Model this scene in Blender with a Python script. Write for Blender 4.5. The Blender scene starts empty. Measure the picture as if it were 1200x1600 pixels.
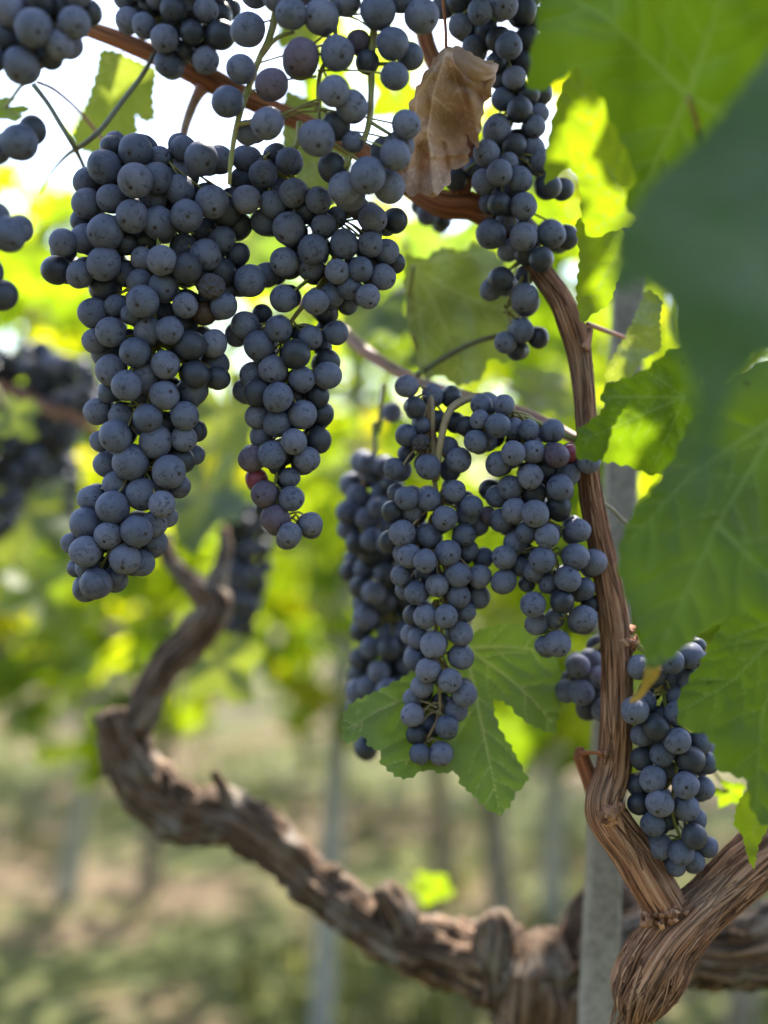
import bpy, bmesh, math, random
import numpy as np
from mathutils import Vector, Matrix, noise, geometry

# ------------------------------------------------------------------ camera, sky, sun, exposure
C = bpy.context.scene
COL = C.collection
F = 1716.0            # focal length in photo pixels (photo is 1200 x 1600)
H = 1.2               # camera height
cam_d = bpy.data.cameras.new('camera')
cam = bpy.data.objects.new('camera', cam_d)
COL.objects.link(cam)
cam.location = (0, 0, H)
cam.rotation_euler = (math.radians(90), 0, 0)
cam_d.sensor_fit = 'VERTICAL'
cam_d.sensor_height = 36.0
cam_d.lens = 36.0 * F / 1600.0
cam_d.clip_start = 0.02
cam_d.clip_end = 2000
cam_d.dof.use_dof = True
cam_d.dof.focus_distance = 0.515
cam_d.dof.aperture_fstop = 2.6
cam_d.dof.aperture_blades = 0
C.camera = cam

SUN_EL, SUN_AZ = math.radians(57), math.radians(14)      # azimuth from +Y towards +X
SUN = Vector((math.sin(SUN_AZ) * math.cos(SUN_EL), math.cos(SUN_AZ) * math.cos(SUN_EL), math.sin(SUN_EL)))
W = bpy.data.worlds.new('World')
C.world = W
W.use_nodes = True
sky = W.node_tree.nodes.new('ShaderNodeTexSky')
sky.sky_type = 'NISHITA'
sky.sun_disc = False
sky.sun_elevation = SUN_EL
sky.sun_rotation = SUN_AZ
sky.dust_density = 2.0
bg = W.node_tree.nodes['Background']
bg.inputs['Strength'].default_value = 0.13
W.node_tree.links.new(sky.outputs[0], bg.inputs['Color'])
sl = bpy.data.lights.new('sun', 'SUN')
sl.energy = 3.6
sl.angle = math.radians(0.5)
sl.color = (1.0, 0.94, 0.84)
so = bpy.data.objects.new('sun', sl)
COL.objects.link(so)
so.rotation_euler = SUN.to_track_quat('Z', 'Y').to_euler()
C.view_settings.view_transform = 'Standard'
C.view_settings.look = 'None'
C.view_settings.exposure = 2.25
C.view_settings.gamma = 1.0
C.view_settings.use_curve_mapping = False
C.render.engine = 'CYCLES'
C.cycles.use_denoising = True
C.cycles.max_bounces = 8
C.cycles.transmission_bounces = 6
C.cycles.transparent_max_bounces = 6
C.cycles.sample_clamp_indirect = 6.0

# ------------------------------------------------------------------ helpers
RNG = random.Random(7)


def P(x, y, d):
    """a point d metres in front of the camera station, seen at photo position x, y"""
    return Vector(((x - 600) / F * d, d, H + (800 - y) / F * d))


def tag(o, label=None, cat=None, group=None, kind=None):
    if label: o['label'] = label
    if cat: o['category'] = cat
    if group: o['group'] = group
    if kind: o['kind'] = kind
    return o


def empty(name, loc=(0, 0, 0)):
    o = bpy.data.objects.new(name, None)
    o.empty_display_size = 0.02
    COL.objects.link(o)
    o.location = loc
    return o


def link(name, me, mats, parent=None, loc=None):
    if not isinstance(mats, (list, tuple)): mats = [mats]
    if not me.materials:
        for m in mats: me.materials.append(m)
    o = bpy.data.objects.new(name, me)
    COL.objects.link(o)
    if loc is not None: o.location = loc
    if parent is not None:
        o.parent = parent
        if loc is None: o.location = -parent.location      # meshes are written in world coordinates
    return o


class MB:
    """collects vertices, faces and per-vertex attributes for ONE mesh"""
    def __init__(s):
        s.v, s.f, s.vec, s.val = [], [], [], []

    def add(s, v, f, vec=None, val=None):
        n = len(s.v)
        s.v += [tuple(p) for p in v]
        s.f += [tuple(i + n for i in q) for q in f]
        s.vec += vec if vec is not None else [(0, 0, 0)] * len(v)
        s.val += val if val is not None else [0.0] * len(v)
        return n

    def mesh(s, name, smooth=True):
        me = bpy.data.meshes.new(name)
        me.from_pydata(s.v, [], s.f)
        a = me.attributes.new('coord', 'FLOAT_VECTOR', 'POINT')
        a.data.foreach_set('vector', np.array(s.vec, dtype=np.float32).ravel())
        b = me.attributes.new('vein', 'FLOAT', 'POINT')
        b.data.foreach_set('value', np.array(s.val, dtype=np.float32))
        me.polygons.foreach_set('use_smooth', [smooth] * len(me.polygons))
        me.update()
        return me

    def build(s, name, mats, parent=None, smooth=True):
        return link(name, s.mesh(name, smooth), mats, parent)


def catmull(pts, step):
    """pts: list of tuples (any length); resampled smoothly about every `step` metres (first three entries are xyz)"""
    A = [np.array(p, float) for p in pts]
    A = [2 * A[0] - A[1]] + A + [2 * A[-1] - A[-2]]
    out = []
    for i in range(1, len(A) - 2):
        p0, p1, p2, p3 = A[i - 1:i + 3]
        n = max(2, int(np.linalg.norm((p2 - p1)[:3]) / step))
        for k in range(n):
            t = k / n
            out.append(0.5 * ((2 * p1) + (-p0 + p2) * t + (2 * p0 - 5 * p1 + 4 * p2 - p3) * t * t + (-p0 + 3 * p1 - 3 * p2 + p3) * t ** 3))
    out.append(A[-2])
    return out


def tube(mb, pts, step=0.004, sides=12, disp=None, seed=0.0, cap=True):
    """pts: (x, y, z, radius) in metres"""
    q = catmull(pts, step)
    n = len(q)
    ring, vec = [], []
    up = Vector((0.3, -1, 0.2)).normalized()
    s = 0.0
    side = None
    r0 = sum(a[3] for a in q) / n
    for i in range(n):
        p = Vector(q[i][:3])
        a, b = Vector(q[max(0, i - 1)][:3]), Vector(q[min(n - 1, i + 1)][:3])
        t = (b - a).normalized()
        if side is None:
            side = t.cross(up)
            if side.length < 1e-3: side = t.cross(Vector((1, 0, 0)))
        side = (side - t * side.dot(t)).normalized()
        nrm = side.cross(t)
        if i: s += (p - Vector(q[i - 1][:3])).length
        r = max(q[i][3], 1e-5)
        for k in range(sides):
            th = 2 * math.pi * k / sides
            c, sn = math.cos(th), math.sin(th)
            rr = r * (1 + disp(c, sn, s, r, seed)) if disp else r
            ring.append(p + side * (c * rr) + nrm * (sn * rr))
            vec.append((c * r0 + seed, sn * r0, s))
    f = []
    for i in range(n - 1):
        for k in range(sides):
            k2 = (k + 1) % sides
            f.append((i * sides + k, i * sides + k2, (i + 1) * sides + k2, (i + 1) * sides + k))
    if cap:
        for i, o in ((0, 1), (n - 1, -1)):
            c = len(ring)
            pc = Vector(q[i][:3])
            a = Vector(q[i][:3]) - Vector(q[min(max(i + o, 0), n - 1)][:3])
            ring.append(pc + a.normalized() * q[i][3] * 0.25)
            vec.append((seed, 0, 0))
            for k in range(sides):
                k2 = (k + 1) % sides
                f.append((i * sides + k2, i * sides + k, c) if i == 0 else (i * sides + k, i * sides + k2, c))
    mb.add(ring, f, vec)


DEPTH_SQUEEZE, SLIM = 1.0, 1.0
def px_tube(mb, pts, **kw):
    """pts: (x, y, depth, radius in photo pixels)"""
    pts = [(x, y, .56 + (d - .56) * DEPTH_SQUEEZE, r * SLIM) for x, y, d, r in pts]
    tube(mb, [(*P(x, y, d), r * d / F) for x, y, d, r in pts], **kw)


def bark(amp, around=2.6, along=30.0, lump=0.10, twist=6.0):
    def f(c, sn, s, r, seed):
        tw = s * twist
        c2, s2 = c * math.cos(tw) - sn * math.sin(tw), c * math.sin(tw) + sn * math.cos(tw)
        a = noise.noise(Vector((c2 * around + seed, s2 * around, s * along)))
        b = noise.noise(Vector((c2 * around * 2.7, s2 * around * 2.7 + seed, s * along * 1.4)))
        e = noise.noise(Vector((c2 * around * 6.0, s2 * around * 6.0 - seed, s * along * 2.5)))
        l = noise.noise(Vector((c * 0.8 + seed * 3, sn * 0.8, s * 38.0))) + 0.5 * noise.noise(Vector((c * 1.6, sn * 1.6 + seed, s * 95.0)))
        g = noise.noise(Vector((c2 * around * 4.2 + 9, s2 * around * 4.2 + seed, s * along * 0.8)))
        crev = -max(0.0, 1 - abs(g) / 0.07) * 0.55
        return amp * (crev + (0.5 - abs(a) * 2) + (0.5 - abs(b) * 2) * 0.6 + e * 0.35) + lump * l
    return f


# ------------------------------------------------------------------ materials
def mat(name):
    m = bpy.data.materials.new(name)
    m.use_nodes = True
    nt = m.node_tree
    return m, nt, nt.nodes['Principled BSDF'], nt.nodes['Material Output']


def N(nt, kind, **kw):
    n = nt.nodes.new(kind)
    for k, v in kw.items():
        if k in n.inputs: n.inputs[k].default_value = v
        else: setattr(n, k, v)
    return n


def ramp(nt, fac, stops):
    r = nt.nodes.new('ShaderNodeValToRGB')
    e = r.color_ramp.elements
    while len(e) < len(stops): e.new(0.5)
    for i, (p, c) in enumerate(stops):
        e[i].position = p
        e[i].color = (*c, 1) if len(c) == 3 else c
    nt.links.new(fac, r.inputs[0])
    return r.outputs[0]


def mixc(nt, fac, a, b, blend='MIX'):
    m = nt.nodes.new('ShaderNodeMix')
    m.data_type = 'RGBA'
    m.blend_type = blend
    for sock, v in ((m.inputs[0], fac), (m.inputs[6], a), (m.inputs[7], b)):
        if hasattr(v, 'is_output'): nt.links.new(v, sock)
        elif isinstance(v, tuple): sock.default_value = (*v, 1)
        else: sock.default_value = v
    return m.outputs[2]


def math_n(nt, op, a, b=0.0, c=None, clamp=False):
    m = nt.nodes.new('ShaderNodeMath')
    m.operation = op
    m.use_clamp = clamp
    for i, v in enumerate((a, b, c)):
        if v is None: continue
        if hasattr(v, 'is_output'): nt.links.new(v, m.inputs[i])
        else: m.inputs[i].default_value = v
    return m.outputs[0]


def grape_mat(name, skin, bloom, amount=1.0, sss=0.0):
    m, nt, bs, out = mat(name)
    L = nt.links.new
    tc = N(nt, 'ShaderNodeTexCoord')
    oi = N(nt, 'ShaderNodeObjectInfo')
    sc = N(nt, 'ShaderNodeVectorMath', operation='MULTIPLY')
    sc.inputs[1].default_value = (1, 1, 1)
    L(tc.outputs['Object'], sc.inputs[0])
    cb = N(nt, 'ShaderNodeCombineXYZ')
    rnd = math_n(nt, 'MULTIPLY', oi.outputs['Random'], 37.0)
    L(rnd, cb.inputs[0]); L(rnd, cb.inputs[1])
    ad = N(nt, 'ShaderNodeVectorMath', operation='ADD')
    L(sc.outputs[0], ad.inputs[0]); L(cb.outputs[0], ad.inputs[1])
    n1 = N(nt, 'ShaderNodeTexNoise', Scale=1.5, Detail=3.0, Roughness=0.6); L(ad.outputs[0], n1.inputs['Vector'])
    n2 = N(nt, 'ShaderNodeTexNoise', Scale=2.6, Detail=5.0, Roughness=0.72, Distortion=0.6); L(ad.outputs[0], n2.inputs['Vector'])
    n3 = N(nt, 'ShaderNodeTexNoise', Scale=15.0, Detail=4.0, Roughness=0.75); L(ad.outputs[0], n3.inputs['Vector'])
    # bloom wax: uneven, rubbed off in patches
    base = math_n(nt, 'MULTIPLY_ADD', n1.outputs[0], 0.75, 0.46)
    wear = ramp(nt, n2.outputs[0], [(0.0, (1, 1, 1)), (0.55, (1, 1, 1)), (0.60, (0.45, 0.45, 0.45)), (0.70, (0.10, 0.10, 0.10))])
    fine = math_n(nt, 'MULTIPLY_ADD', n3.outputs[0], 0.32, 0.84)
    per = math_n(nt, 'MULTIPLY_ADD', oi.outputs['Random'], 0.50, 0.60)
    b = math_n(nt, 'MULTIPLY', base, wear)
    b = math_n(nt, 'MULTIPLY', b, fine)
    b = math_n(nt, 'MULTIPLY', b, per)
    b = math_n(nt, 'MULTIPLY', b, amount, clamp=True)
    hue = mixc(nt, oi.outputs['Random'], bloom, (bloom[0] * 1.10, bloom[1] * 1.0, bloom[2] * 0.92))
    col = mixc(nt, b, skin, hue)
    # dry style scar at the free end (+Z of every berry)
    sep = N(nt, 'ShaderNodeSeparateXYZ'); L(tc.outputs['Object'], sep.inputs[0])
    rr = math_n(nt, 'SQRT', math_n(nt, 'ADD', math_n(nt, 'MULTIPLY', sep.outputs[0], sep.outputs[0]), math_n(nt, 'MULTIPLY', sep.outputs[1], sep.outputs[1])))
    rr = math_n(nt, 'ADD', rr, math_n(nt, 'MULTIPLY_ADD', n3.outputs[0], 0.10, -0.05))
    up = math_n(nt, 'GREATER_THAN', sep.outputs[2], 0.0)
    scar = ramp(nt, rr, [(0.0, (1, 1, 1)), (0.085, (1, 1, 1)), (0.13, (0.0, 0.0, 0.0)), (1, (0, 0, 0))])
    ringv = ramp(nt, rr, [(0.0, (0, 0, 0)), (0.11, (0, 0, 0)), (0.15, (1, 1, 1)), (0.21, (0, 0, 0))])
    col = mixc(nt, math_n(nt, 'MULTIPLY', ringv, math_n(nt, 'MULTIPLY', up, 0.45)), col, (0.06, 0.05, 0.05))
    col = mixc(nt, math_n(nt, 'MULTIPLY', scar, up), col, (0.035, 0.022, 0.015))
    L(col, bs.inputs['Base Color'])
    rough = math_n(nt, 'MULTIPLY_ADD', b, 0.55, 0.25)
    L(rough, bs.inputs['Roughness'])
    L(math_n(nt, 'MULTIPLY_ADD', b, -0.55, 0.55, True), bs.inputs['Specular IOR Level'])
    if sss:
        bs.inputs['Subsurface Weight'].default_value = sss
        bs.inputs['Subsurface Radius'].default_value = (0.006, 0.002, 0.001)
        bs.inputs['Subsurface Scale'].default_value = 1.0
    bp = N(nt, 'ShaderNodeBump', Strength=0.12, Distance=0.02)
    L(n3.outputs[0], bp.inputs['Height']); L(bp.outputs[0], bs.inputs['Normal'])
    return m


M = {}
M['grape'] = grape_mat('grape_skin', (0.006, 0.006, 0.016), (0.168, 0.186, 0.262))
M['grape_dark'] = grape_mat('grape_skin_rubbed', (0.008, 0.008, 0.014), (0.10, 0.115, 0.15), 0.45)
M['grape_purple'] = grape_mat('grape_skin_purple', (0.035, 0.009, 0.018), (0.145, 0.128, 0.175), 0.95, 0.1)
M['grape_red'] = grape_mat('grape_skin_red', (0.22, 0.02, 0.035), (0.22, 0.10, 0.13), 0.35, 0.3)
M['raisin'] = grape_mat('raisin_skin', (0.018, 0.012, 0.014), (0.11, 0.11, 0.13), 0.7)
M['rot'] = grape_mat('rotten_skin', (0.03, 0.017, 0.012), (0.13, 0.09, 0.07), 0.6)


def stalk_mat(name, c1, c2):
    m, nt, bs, out = mat(name)
    at = N(nt, 'ShaderNodeNewGeometry')
    n = N(nt, 'ShaderNodeTexNoise', Scale=90.0, Detail=3.0); nt.links.new(at.outputs['Position'], n.inputs['Vector'])
    c = ramp(nt, n.outputs[0], [(0.3, c1), (0.55, c2), (0.75, (c2[0] * 0.5, c2[1] * 0.35, c2[2] * 0.3))])
    nt.links.new(c, bs.inputs['Base Color'])
    bs.inputs['Roughness'].default_value = 0.55
    bs.inputs['Subsurface Weight'].default_value = 0.2
    bs.inputs['Subsurface Radius'].default_value = (0.003, 0.003, 0.001)
    return m


M['stalk'] = stalk_mat('green_stalk', (0.22, 0.26, 0.05), (0.30, 0.25, 0.07))
M['pink_stalk'] = stalk_mat('pink_stalk', (0.46, 0.19, 0.15), (0.36, 0.22, 0.14))
M['brown_stalk'] = stalk_mat('brown_stalk', (0.30, 0.20, 0.12), (0.34, 0.25, 0.12))
M['tendril'] = stalk_mat('tendril_skin', (0.16, 0.17, 0.07), (0.14, 0.12, 0.07))


def leaf_mat(name, top, under, trans, tw=0.5, rough=0.42, vein_col=(0.22, 0.28, 0.08), spots=(0.16, 0.10, 0.03), spot_amt=0.5, spec=0.5):
    m, nt, bs, out = mat(name)
    L = nt.links.new
    geo = N(nt, 'ShaderNodeNewGeometry')
    ta = N(nt, 'ShaderNodeAttribute', attribute_name='coord')
    va = N(nt, 'ShaderNodeAttribute', attribute_name='vein')
    n1 = N(nt, 'ShaderNodeTexNoise', Scale=28.0, Detail=5.0, Roughness=0.6); L(geo.outputs['Position'], n1.inputs['Vector'])
    n2 = N(nt, 'ShaderNodeTexVoronoi', Scale=520.0, feature='DISTANCE_TO_EDGE'); L(geo.outputs['Position'], n2.inputs['Vector'])
    n3 = N(nt, 'ShaderNodeTexNoise', Scale=140.0, Detail=4.0); L(geo.outputs['Position'], n3.inputs['Vector'])
    cellv = ramp(nt, n2.outputs[0], [(0.0, (1, 1, 1)), (0.10, (0, 0, 0))])
    var = ramp(nt, n1.outputs[0], [(0.3, (0.72, 0.78, 0.7)), (0.55, (1.0, 1.0, 1.0)), (0.8, (1.3, 1.18, 1.0))])
    ra = N(nt, 'ShaderNodeSeparateXYZ'); L(ta.outputs['Vector'], ra.inputs[0])
    # per-leaf tone (coord.z holds a random number for scattered leaves, 0.5 for single ones)
    tone = ramp(nt, ra.outputs[2], [(0.0, (0.40, 0.50, 0.5)), (0.5, (1.0, 1.0, 1.0)), (0.9, (1.35, 1.15, 0.9)), (1.0, (2.0, 1.25, 0.7))])
    side = mixc(nt, geo.outputs['Backfacing'], top, under)
    c = mixc(nt, 1.0, side, var, 'MULTIPLY')
    c = mixc(nt, 1.0, c, tone, 'MULTIPLY')
    veins = math_n(nt, 'MAXIMUM', va.outputs['Fac'], math_n(nt, 'MULTIPLY', cellv, 0.16), clamp=True)
    sp = ramp(nt, n3.outputs[0], [(0.0, (0, 0, 0)), (0.70, (0, 0, 0)), (0.76, (1, 1, 1))])
    spf = math_n(nt, 'MULTIPLY', sp, spot_amt)
    c = mixc(nt, math_n(nt, 'MULTIPLY', veins, 0.75), c, vein_col)
    c = mixc(nt, spf, c, spots)
    L(c, bs.inputs['Base Color'])
    bs.inputs['Roughness'].default_value = rough
    bs.inputs['Specular IOR Level'].default_value = spec
    t = N(nt, 'ShaderNodeBsdfTranslucent')
    tcol = mixc(nt, 1.0, trans, var, 'MULTIPLY')
    tcol = mixc(nt, 1.0, tcol, tone, 'MULTIPLY')
    tcol = mixc(nt, math_n(nt, 'MULTIPLY', veins, 0.55), tcol, (vein_col[0] * 0.9, vein_col[1] * 0.9, vein_col[2] * 0.6))
    tcol = mixc(nt, spf, tcol, spots)
    L(tcol, t.inputs['Color'])
    mx = N(nt, 'ShaderNodeMixShader')
    mx.inputs[0].default_value = tw
    L(bs.outputs[0], mx.inputs[1]); L(t.outputs[0], mx.inputs[2])
    bp = N(nt, 'ShaderNodeBump', Strength=0.35, Distance=0.002)
    hgt = math_n(nt, 'MULTIPLY_ADD', veins, -1.0, n3.outputs[0])
    L(hgt, bp.inputs['Height']); L(bp.outputs[0], bs.inputs['Normal'])
    L(mx.outputs[0], out.inputs[0])
    return m


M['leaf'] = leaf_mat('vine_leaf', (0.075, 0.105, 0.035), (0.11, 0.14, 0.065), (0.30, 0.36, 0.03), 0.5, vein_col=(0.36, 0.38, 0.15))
M['leaf_fresh'] = leaf_mat('vine_leaf_fresh', (0.060, 0.110, 0.028), (0.085, 0.135, 0.045), (0.25, 0.38, 0.03), 0.5, vein_col=(0.50, 0.52, 0.22), rough=.5)
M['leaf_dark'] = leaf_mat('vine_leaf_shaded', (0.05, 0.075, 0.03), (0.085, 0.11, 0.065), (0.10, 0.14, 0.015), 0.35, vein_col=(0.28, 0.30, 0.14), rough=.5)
M['leaf_far'] = leaf_mat('vine_leaf_row', (0.035, 0.080, 0.012), (0.05, 0.10, 0.02), (0.50, 0.65, 0.012), 0.64, rough=.6, spec=.2)
M['leaf_near'] = leaf_mat('vine_leaf_near', (0.022, 0.058, 0.009), (0.028, 0.068, 0.011), (0.185, 0.295, 0.004), 0.52, spot_amt=0.5, spots=(0.03, 0.03, 0.008), vein_col=(0.20, 0.28, 0.07), spec=.35)
M['leaf_blue'] = leaf_mat('vine_leaf_glossy', (0.024, 0.066, 0.020), (0.034, 0.080, 0.024), (0.11, 0.19, 0.015), 0.40, rough=0.5, spec=.22, spot_amt=0.05, vein_col=(0.07, 0.12, 0.06))
M['leaf_yellow'] = leaf_mat('vine_leaf_sunlit_yellow', (0.12, 0.15, 0.02), (0.14, 0.17, 0.03), (0.27, 0.38, 0.005), 0.6, spot_amt=0.05)  # bright yellow-green, the glow of sunlit leaves put into the colour
M['dry'] = leaf_mat('dry_leaf', (0.48, 0.30, 0.20), (0.46, 0.28, 0.18), (0.40, 0.19, 0.09), 0.2, rough=0.65, vein_col=(0.70, 0.50, 0.35), spots=(0.16, 0.075, 0.035), spot_amt=0.5, spec=0.25)
M['tip'] = leaf_mat('leaf_tip_orange', (0.30, 0.17, 0.04), (0.30, 0.17, 0.04), (0.40, 0.25, 0.03), 0.5, spot_amt=0.6, spots=(0.35, 0.08, 0.02))


def wood_mat(name, dark, mid, light, grey=(0.2, 0.18, 0.15), grey_amt=0.4, sc=1.0, bump=0.7):
    m, nt, bs, out = mat(name)
    L = nt.links.new
    at = N(nt, 'ShaderNodeAttribute', attribute_name='coord')
    geo = N(nt, 'ShaderNodeNewGeometry')
    st = N(nt, 'ShaderNodeVectorMath', operation='MULTIPLY')
    st.inputs[1].default_value = (420 * sc, 420 * sc, 9 * sc)
    L(at.outputs['Vector'], st.inputs[0])
    n1 = N(nt, 'ShaderNodeTexNoise', Scale=1.0, Detail=6.0, Roughness=0.62, Distortion=0.5); L(st.outputs[0], n1.inputs['Vector'])
    st2 = N(nt, 'ShaderNodeVectorMath', operation='MULTIPLY')
    st2.inputs[1].default_value = (1300 * sc, 1300 * sc, 20 * sc)
    L(at.outputs['Vector'], st2.inputs[0])
    n2 = N(nt, 'ShaderNodeTexNoise', Scale=1.0, Detail=4.0, Roughness=0.6); L(st2.outputs[0], n2.inputs['Vector'])
    n3 = N(nt, 'ShaderNodeTexNoise', Scale=34.0, Detail=4.0, Roughness=0.6); L(geo.outputs['Position'], n3.inputs['Vector'])
    c = ramp(nt, n1.outputs[0], [(0.30, dark), (0.47, mid), (0.60, light), (0.75, (light[0] * 1.25, light[1] * 1.2, light[2] * 1.15))])
    fine = ramp(nt, n2.outputs[0], [(0.3, (0.62, 0.58, 0.55)), (0.52, (1, 1, 1)), (0.8, (1.3, 1.25, 1.2))])
    c = mixc(nt, 0.85, c, fine, 'MULTIPLY')
    st3 = N(nt, 'ShaderNodeVectorMath', operation='MULTIPLY')
    st3.inputs[1].default_value = (300 * sc, 300 * sc, 7 * sc)
    L(at.outputs['Vector'], st3.inputs[0])
    n4 = N(nt, 'ShaderNodeTexNoise', Scale=1.0, Detail=5.0, Roughness=0.55, Distortion=0.2); L(st3.outputs[0], n4.inputs['Vector'])
    ck = math_n(nt, 'ABSOLUTE', math_n(nt, 'SUBTRACT', n4.outputs[0], 0.5))
    crack = ramp(nt, ck, [(0.0, (1, 1, 1)), (0.012, (1, 1, 1)), (0.04, (0, 0, 0))])
    c = mixc(nt, math_n(nt, 'MULTIPLY', crack, 0.7), c, (dark[0] * .35, dark[1] * .35, dark[2] * .35))
    gf = ramp(nt, n3.outputs[0], [(0.50, (0, 0, 0)), (0.68, (1, 1, 1))])
    c = mixc(nt, math_n(nt, 'MULTIPLY', gf, grey_amt), c, grey)
    L(c, bs.inputs['Base Color'])
    bs.inputs['Roughness'].default_value = 0.8
    bs.inputs['Specular IOR Level'].default_value = 0.25
    h = math_n(nt, 'ADD', n1.outputs[0], math_n(nt, 'MULTIPLY', n2.outputs[0], 0.6))
    h = math_n(nt, 'SUBTRACT', h, math_n(nt, 'MULTIPLY', crack, 0.9))
    bp = N(nt, 'ShaderNodeBump', Strength=bump, Distance=0.003)
    L(h, bp.inputs['Height']); L(bp.outputs[0], bs.inputs['Normal'])
    return m


M['cane'] = wood_mat('cane_bark', (0.14, 0.052, 0.028), (0.40, 0.175, 0.092), (0.60, 0.325, 0.19), (0.50, 0.33, 0.225), 0.45, sc=1.25, bump=1.0)
M['cane_red'] = wood_mat('young_cane', (0.17, 0.055, 0.022), (0.36, 0.125, 0.05), (0.48, 0.20, 0.09), (0.17, 0.06, 0.03), 0.4, bump=0.35)
M['arm'] = wood_mat('arm_bark', (0.14, 0.058, 0.030), (0.44, 0.205, 0.105), (0.66, 0.37, 0.215), (0.54, 0.36, 0.245), 0.45, sc=1.25, bump=1.0)
M['old'] = wood_mat('old_vine_bark', (0.030, 0.017, 0.011), (0.155, 0.092, 0.054), (0.33, 0.215, 0.14), (0.36, 0.32, 0.26), 0.7, sc=0.75, bump=1.0)


def plain_mat(name, c1, c2, scale, rough=0.85, metal=0.0, bump=0.3, coord='Position'):
    m, nt, bs, out = mat(name)
    geo = N(nt, 'ShaderNodeNewGeometry')
    n = N(nt, 'ShaderNodeTexNoise', Scale=scale, Detail=6.0, Roughness=0.65); nt.links.new(geo.outputs['Position'], n.inputs['Vector'])
    n2 = N(nt, 'ShaderNodeTexNoise', Scale=scale * 9, Detail=3.0); nt.links.new(geo.outputs['Position'], n2.inputs['Vector'])
    c = ramp(nt, n.outputs[0], [(0.3, c1), (0.7, c2)])
    sp = ramp(nt, n2.outputs[0], [(0.35, (0.6, 0.6, 0.6)), (0.5, (1, 1, 1)), (0.7, (1.2, 1.2, 1.2))])
    c = mixc(nt, 0.7, c, sp, 'MULTIPLY')
    nt.links.new(c, bs.inputs['Base Color'])
    bs.inputs['Roughness'].default_value = rough
    bs.inputs['Metallic'].default_value = metal
    bp = N(nt, 'ShaderNodeBump', Strength=bump, Distance=0.002)
    nt.links.new(n2.outputs[0], bp.inputs['Height']); nt.links.new(bp.outputs[0], bs.inputs['Normal'])
    return m


M['post'] = plain_mat('weathered_stake', (0.17, 0.145, 0.11), (0.33, 0.29, 0.225), 26.0)
M['stake_far'] = plain_mat('grey_stake', (0.30, 0.275, 0.24), (0.42, 0.39, 0.34), 20.0)
M['trunk_far'] = plain_mat('weathered_trunk', (0.17, 0.125, 0.085), (0.32, 0.26, 0.19), 25.0)
M['grass'] = leaf_mat('grass_blade', (0.055, 0.062, 0.012), (0.055, 0.062, 0.012), (0.17, 0.18, 0.02), 0.4)


def ground_mat():
    m, nt, bs, out = mat('vineyard_soil')
    L = nt.links.new
    geo = N(nt, 'ShaderNodeNewGeometry')
    n1 = N(nt, 'ShaderNodeTexNoise', Scale=1.3, Detail=5.0, Roughness=0.6); L(geo.outputs['Position'], n1.inputs['Vector'])
    n2 = N(nt, 'ShaderNodeTexNoise', Scale=9.0, Detail=6.0, Roughness=0.7); L(geo.outputs['Position'], n2.inputs['Vector'])
    n3 = N(nt, 'ShaderNodeTexNoise', Scale=70.0, Detail=4.0); L(geo.outputs['Position'], n3.inputs['Vector'])
    dirt = ramp(nt, n2.outputs[0], [(0.3, (0.055, 0.036, 0.022)), (0.5, (0.105, 0.070, 0.040)), (0.7, (0.20, 0.135, 0.072))])
    gr = ramp(nt, n2.outputs[0], [(0.3, (0.035, 0.048, 0.012)), (0.6, (0.072, 0.075, 0.013)), (0.75, (0.19, 0.165, 0.030))])  # soil and grass tones, the palest also stand in for sunlit patches
    c = mixc(nt, ramp(nt, n1.outputs[0], [(0.42, (0, 0, 0)), (0.52, (1, 1, 1))]), dirt, gr)
    c = mixc(nt, 0.6, c, ramp(nt, n3.outputs[0], [(0.3, (0.5, 0.5, 0.5)), (0.6, (1.1, 1.1, 1.1))]), 'MULTIPLY')
    L(c, bs.inputs['Base Color'])
    bs.inputs['Roughness'].default_value = 0.95
    bp = N(nt, 'ShaderNodeBump', Strength=0.8, Distance=0.03)
    L(n2.outputs[0], bp.inputs['Height']); L(bp.outputs[0], bs.inputs['Normal'])
    return m


# ------------------------------------------------------------------ ground
def ground_z(x, y):
    return 0.05 * noise.noise(Vector((x * 0.5, y * 0.5, 3.0))) + 0.02 * noise.noise(Vector((x * 2.1, y * 2.1, 1.0)))


gb = MB()
xs = [-900, -300, -100, -40, -20] + [i * 0.4 - 8 for i in range(41)] + [20, 40, 100, 300, 900]
ys = [-300, -60, -10] + [i * 0.4 - 2 for i in range(41)] + [20, 30, 60, 120, 300, 900, 1800]
gv = [(x, y, ground_z(x, y) if abs(x) < 9 and -3 < y < 15 else 0.0) for y in ys for x in xs]
nx = len(xs)
gf = [(j * nx + i, j * nx + i + 1, (j + 1) * nx + i + 1, (j + 1) * nx + i) for j in range(len(ys) - 1) for i in range(nx - 1)]
gb.add(gv, gf)
g = gb.build('ground', ground_mat())
tag(g, kind='structure')

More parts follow.
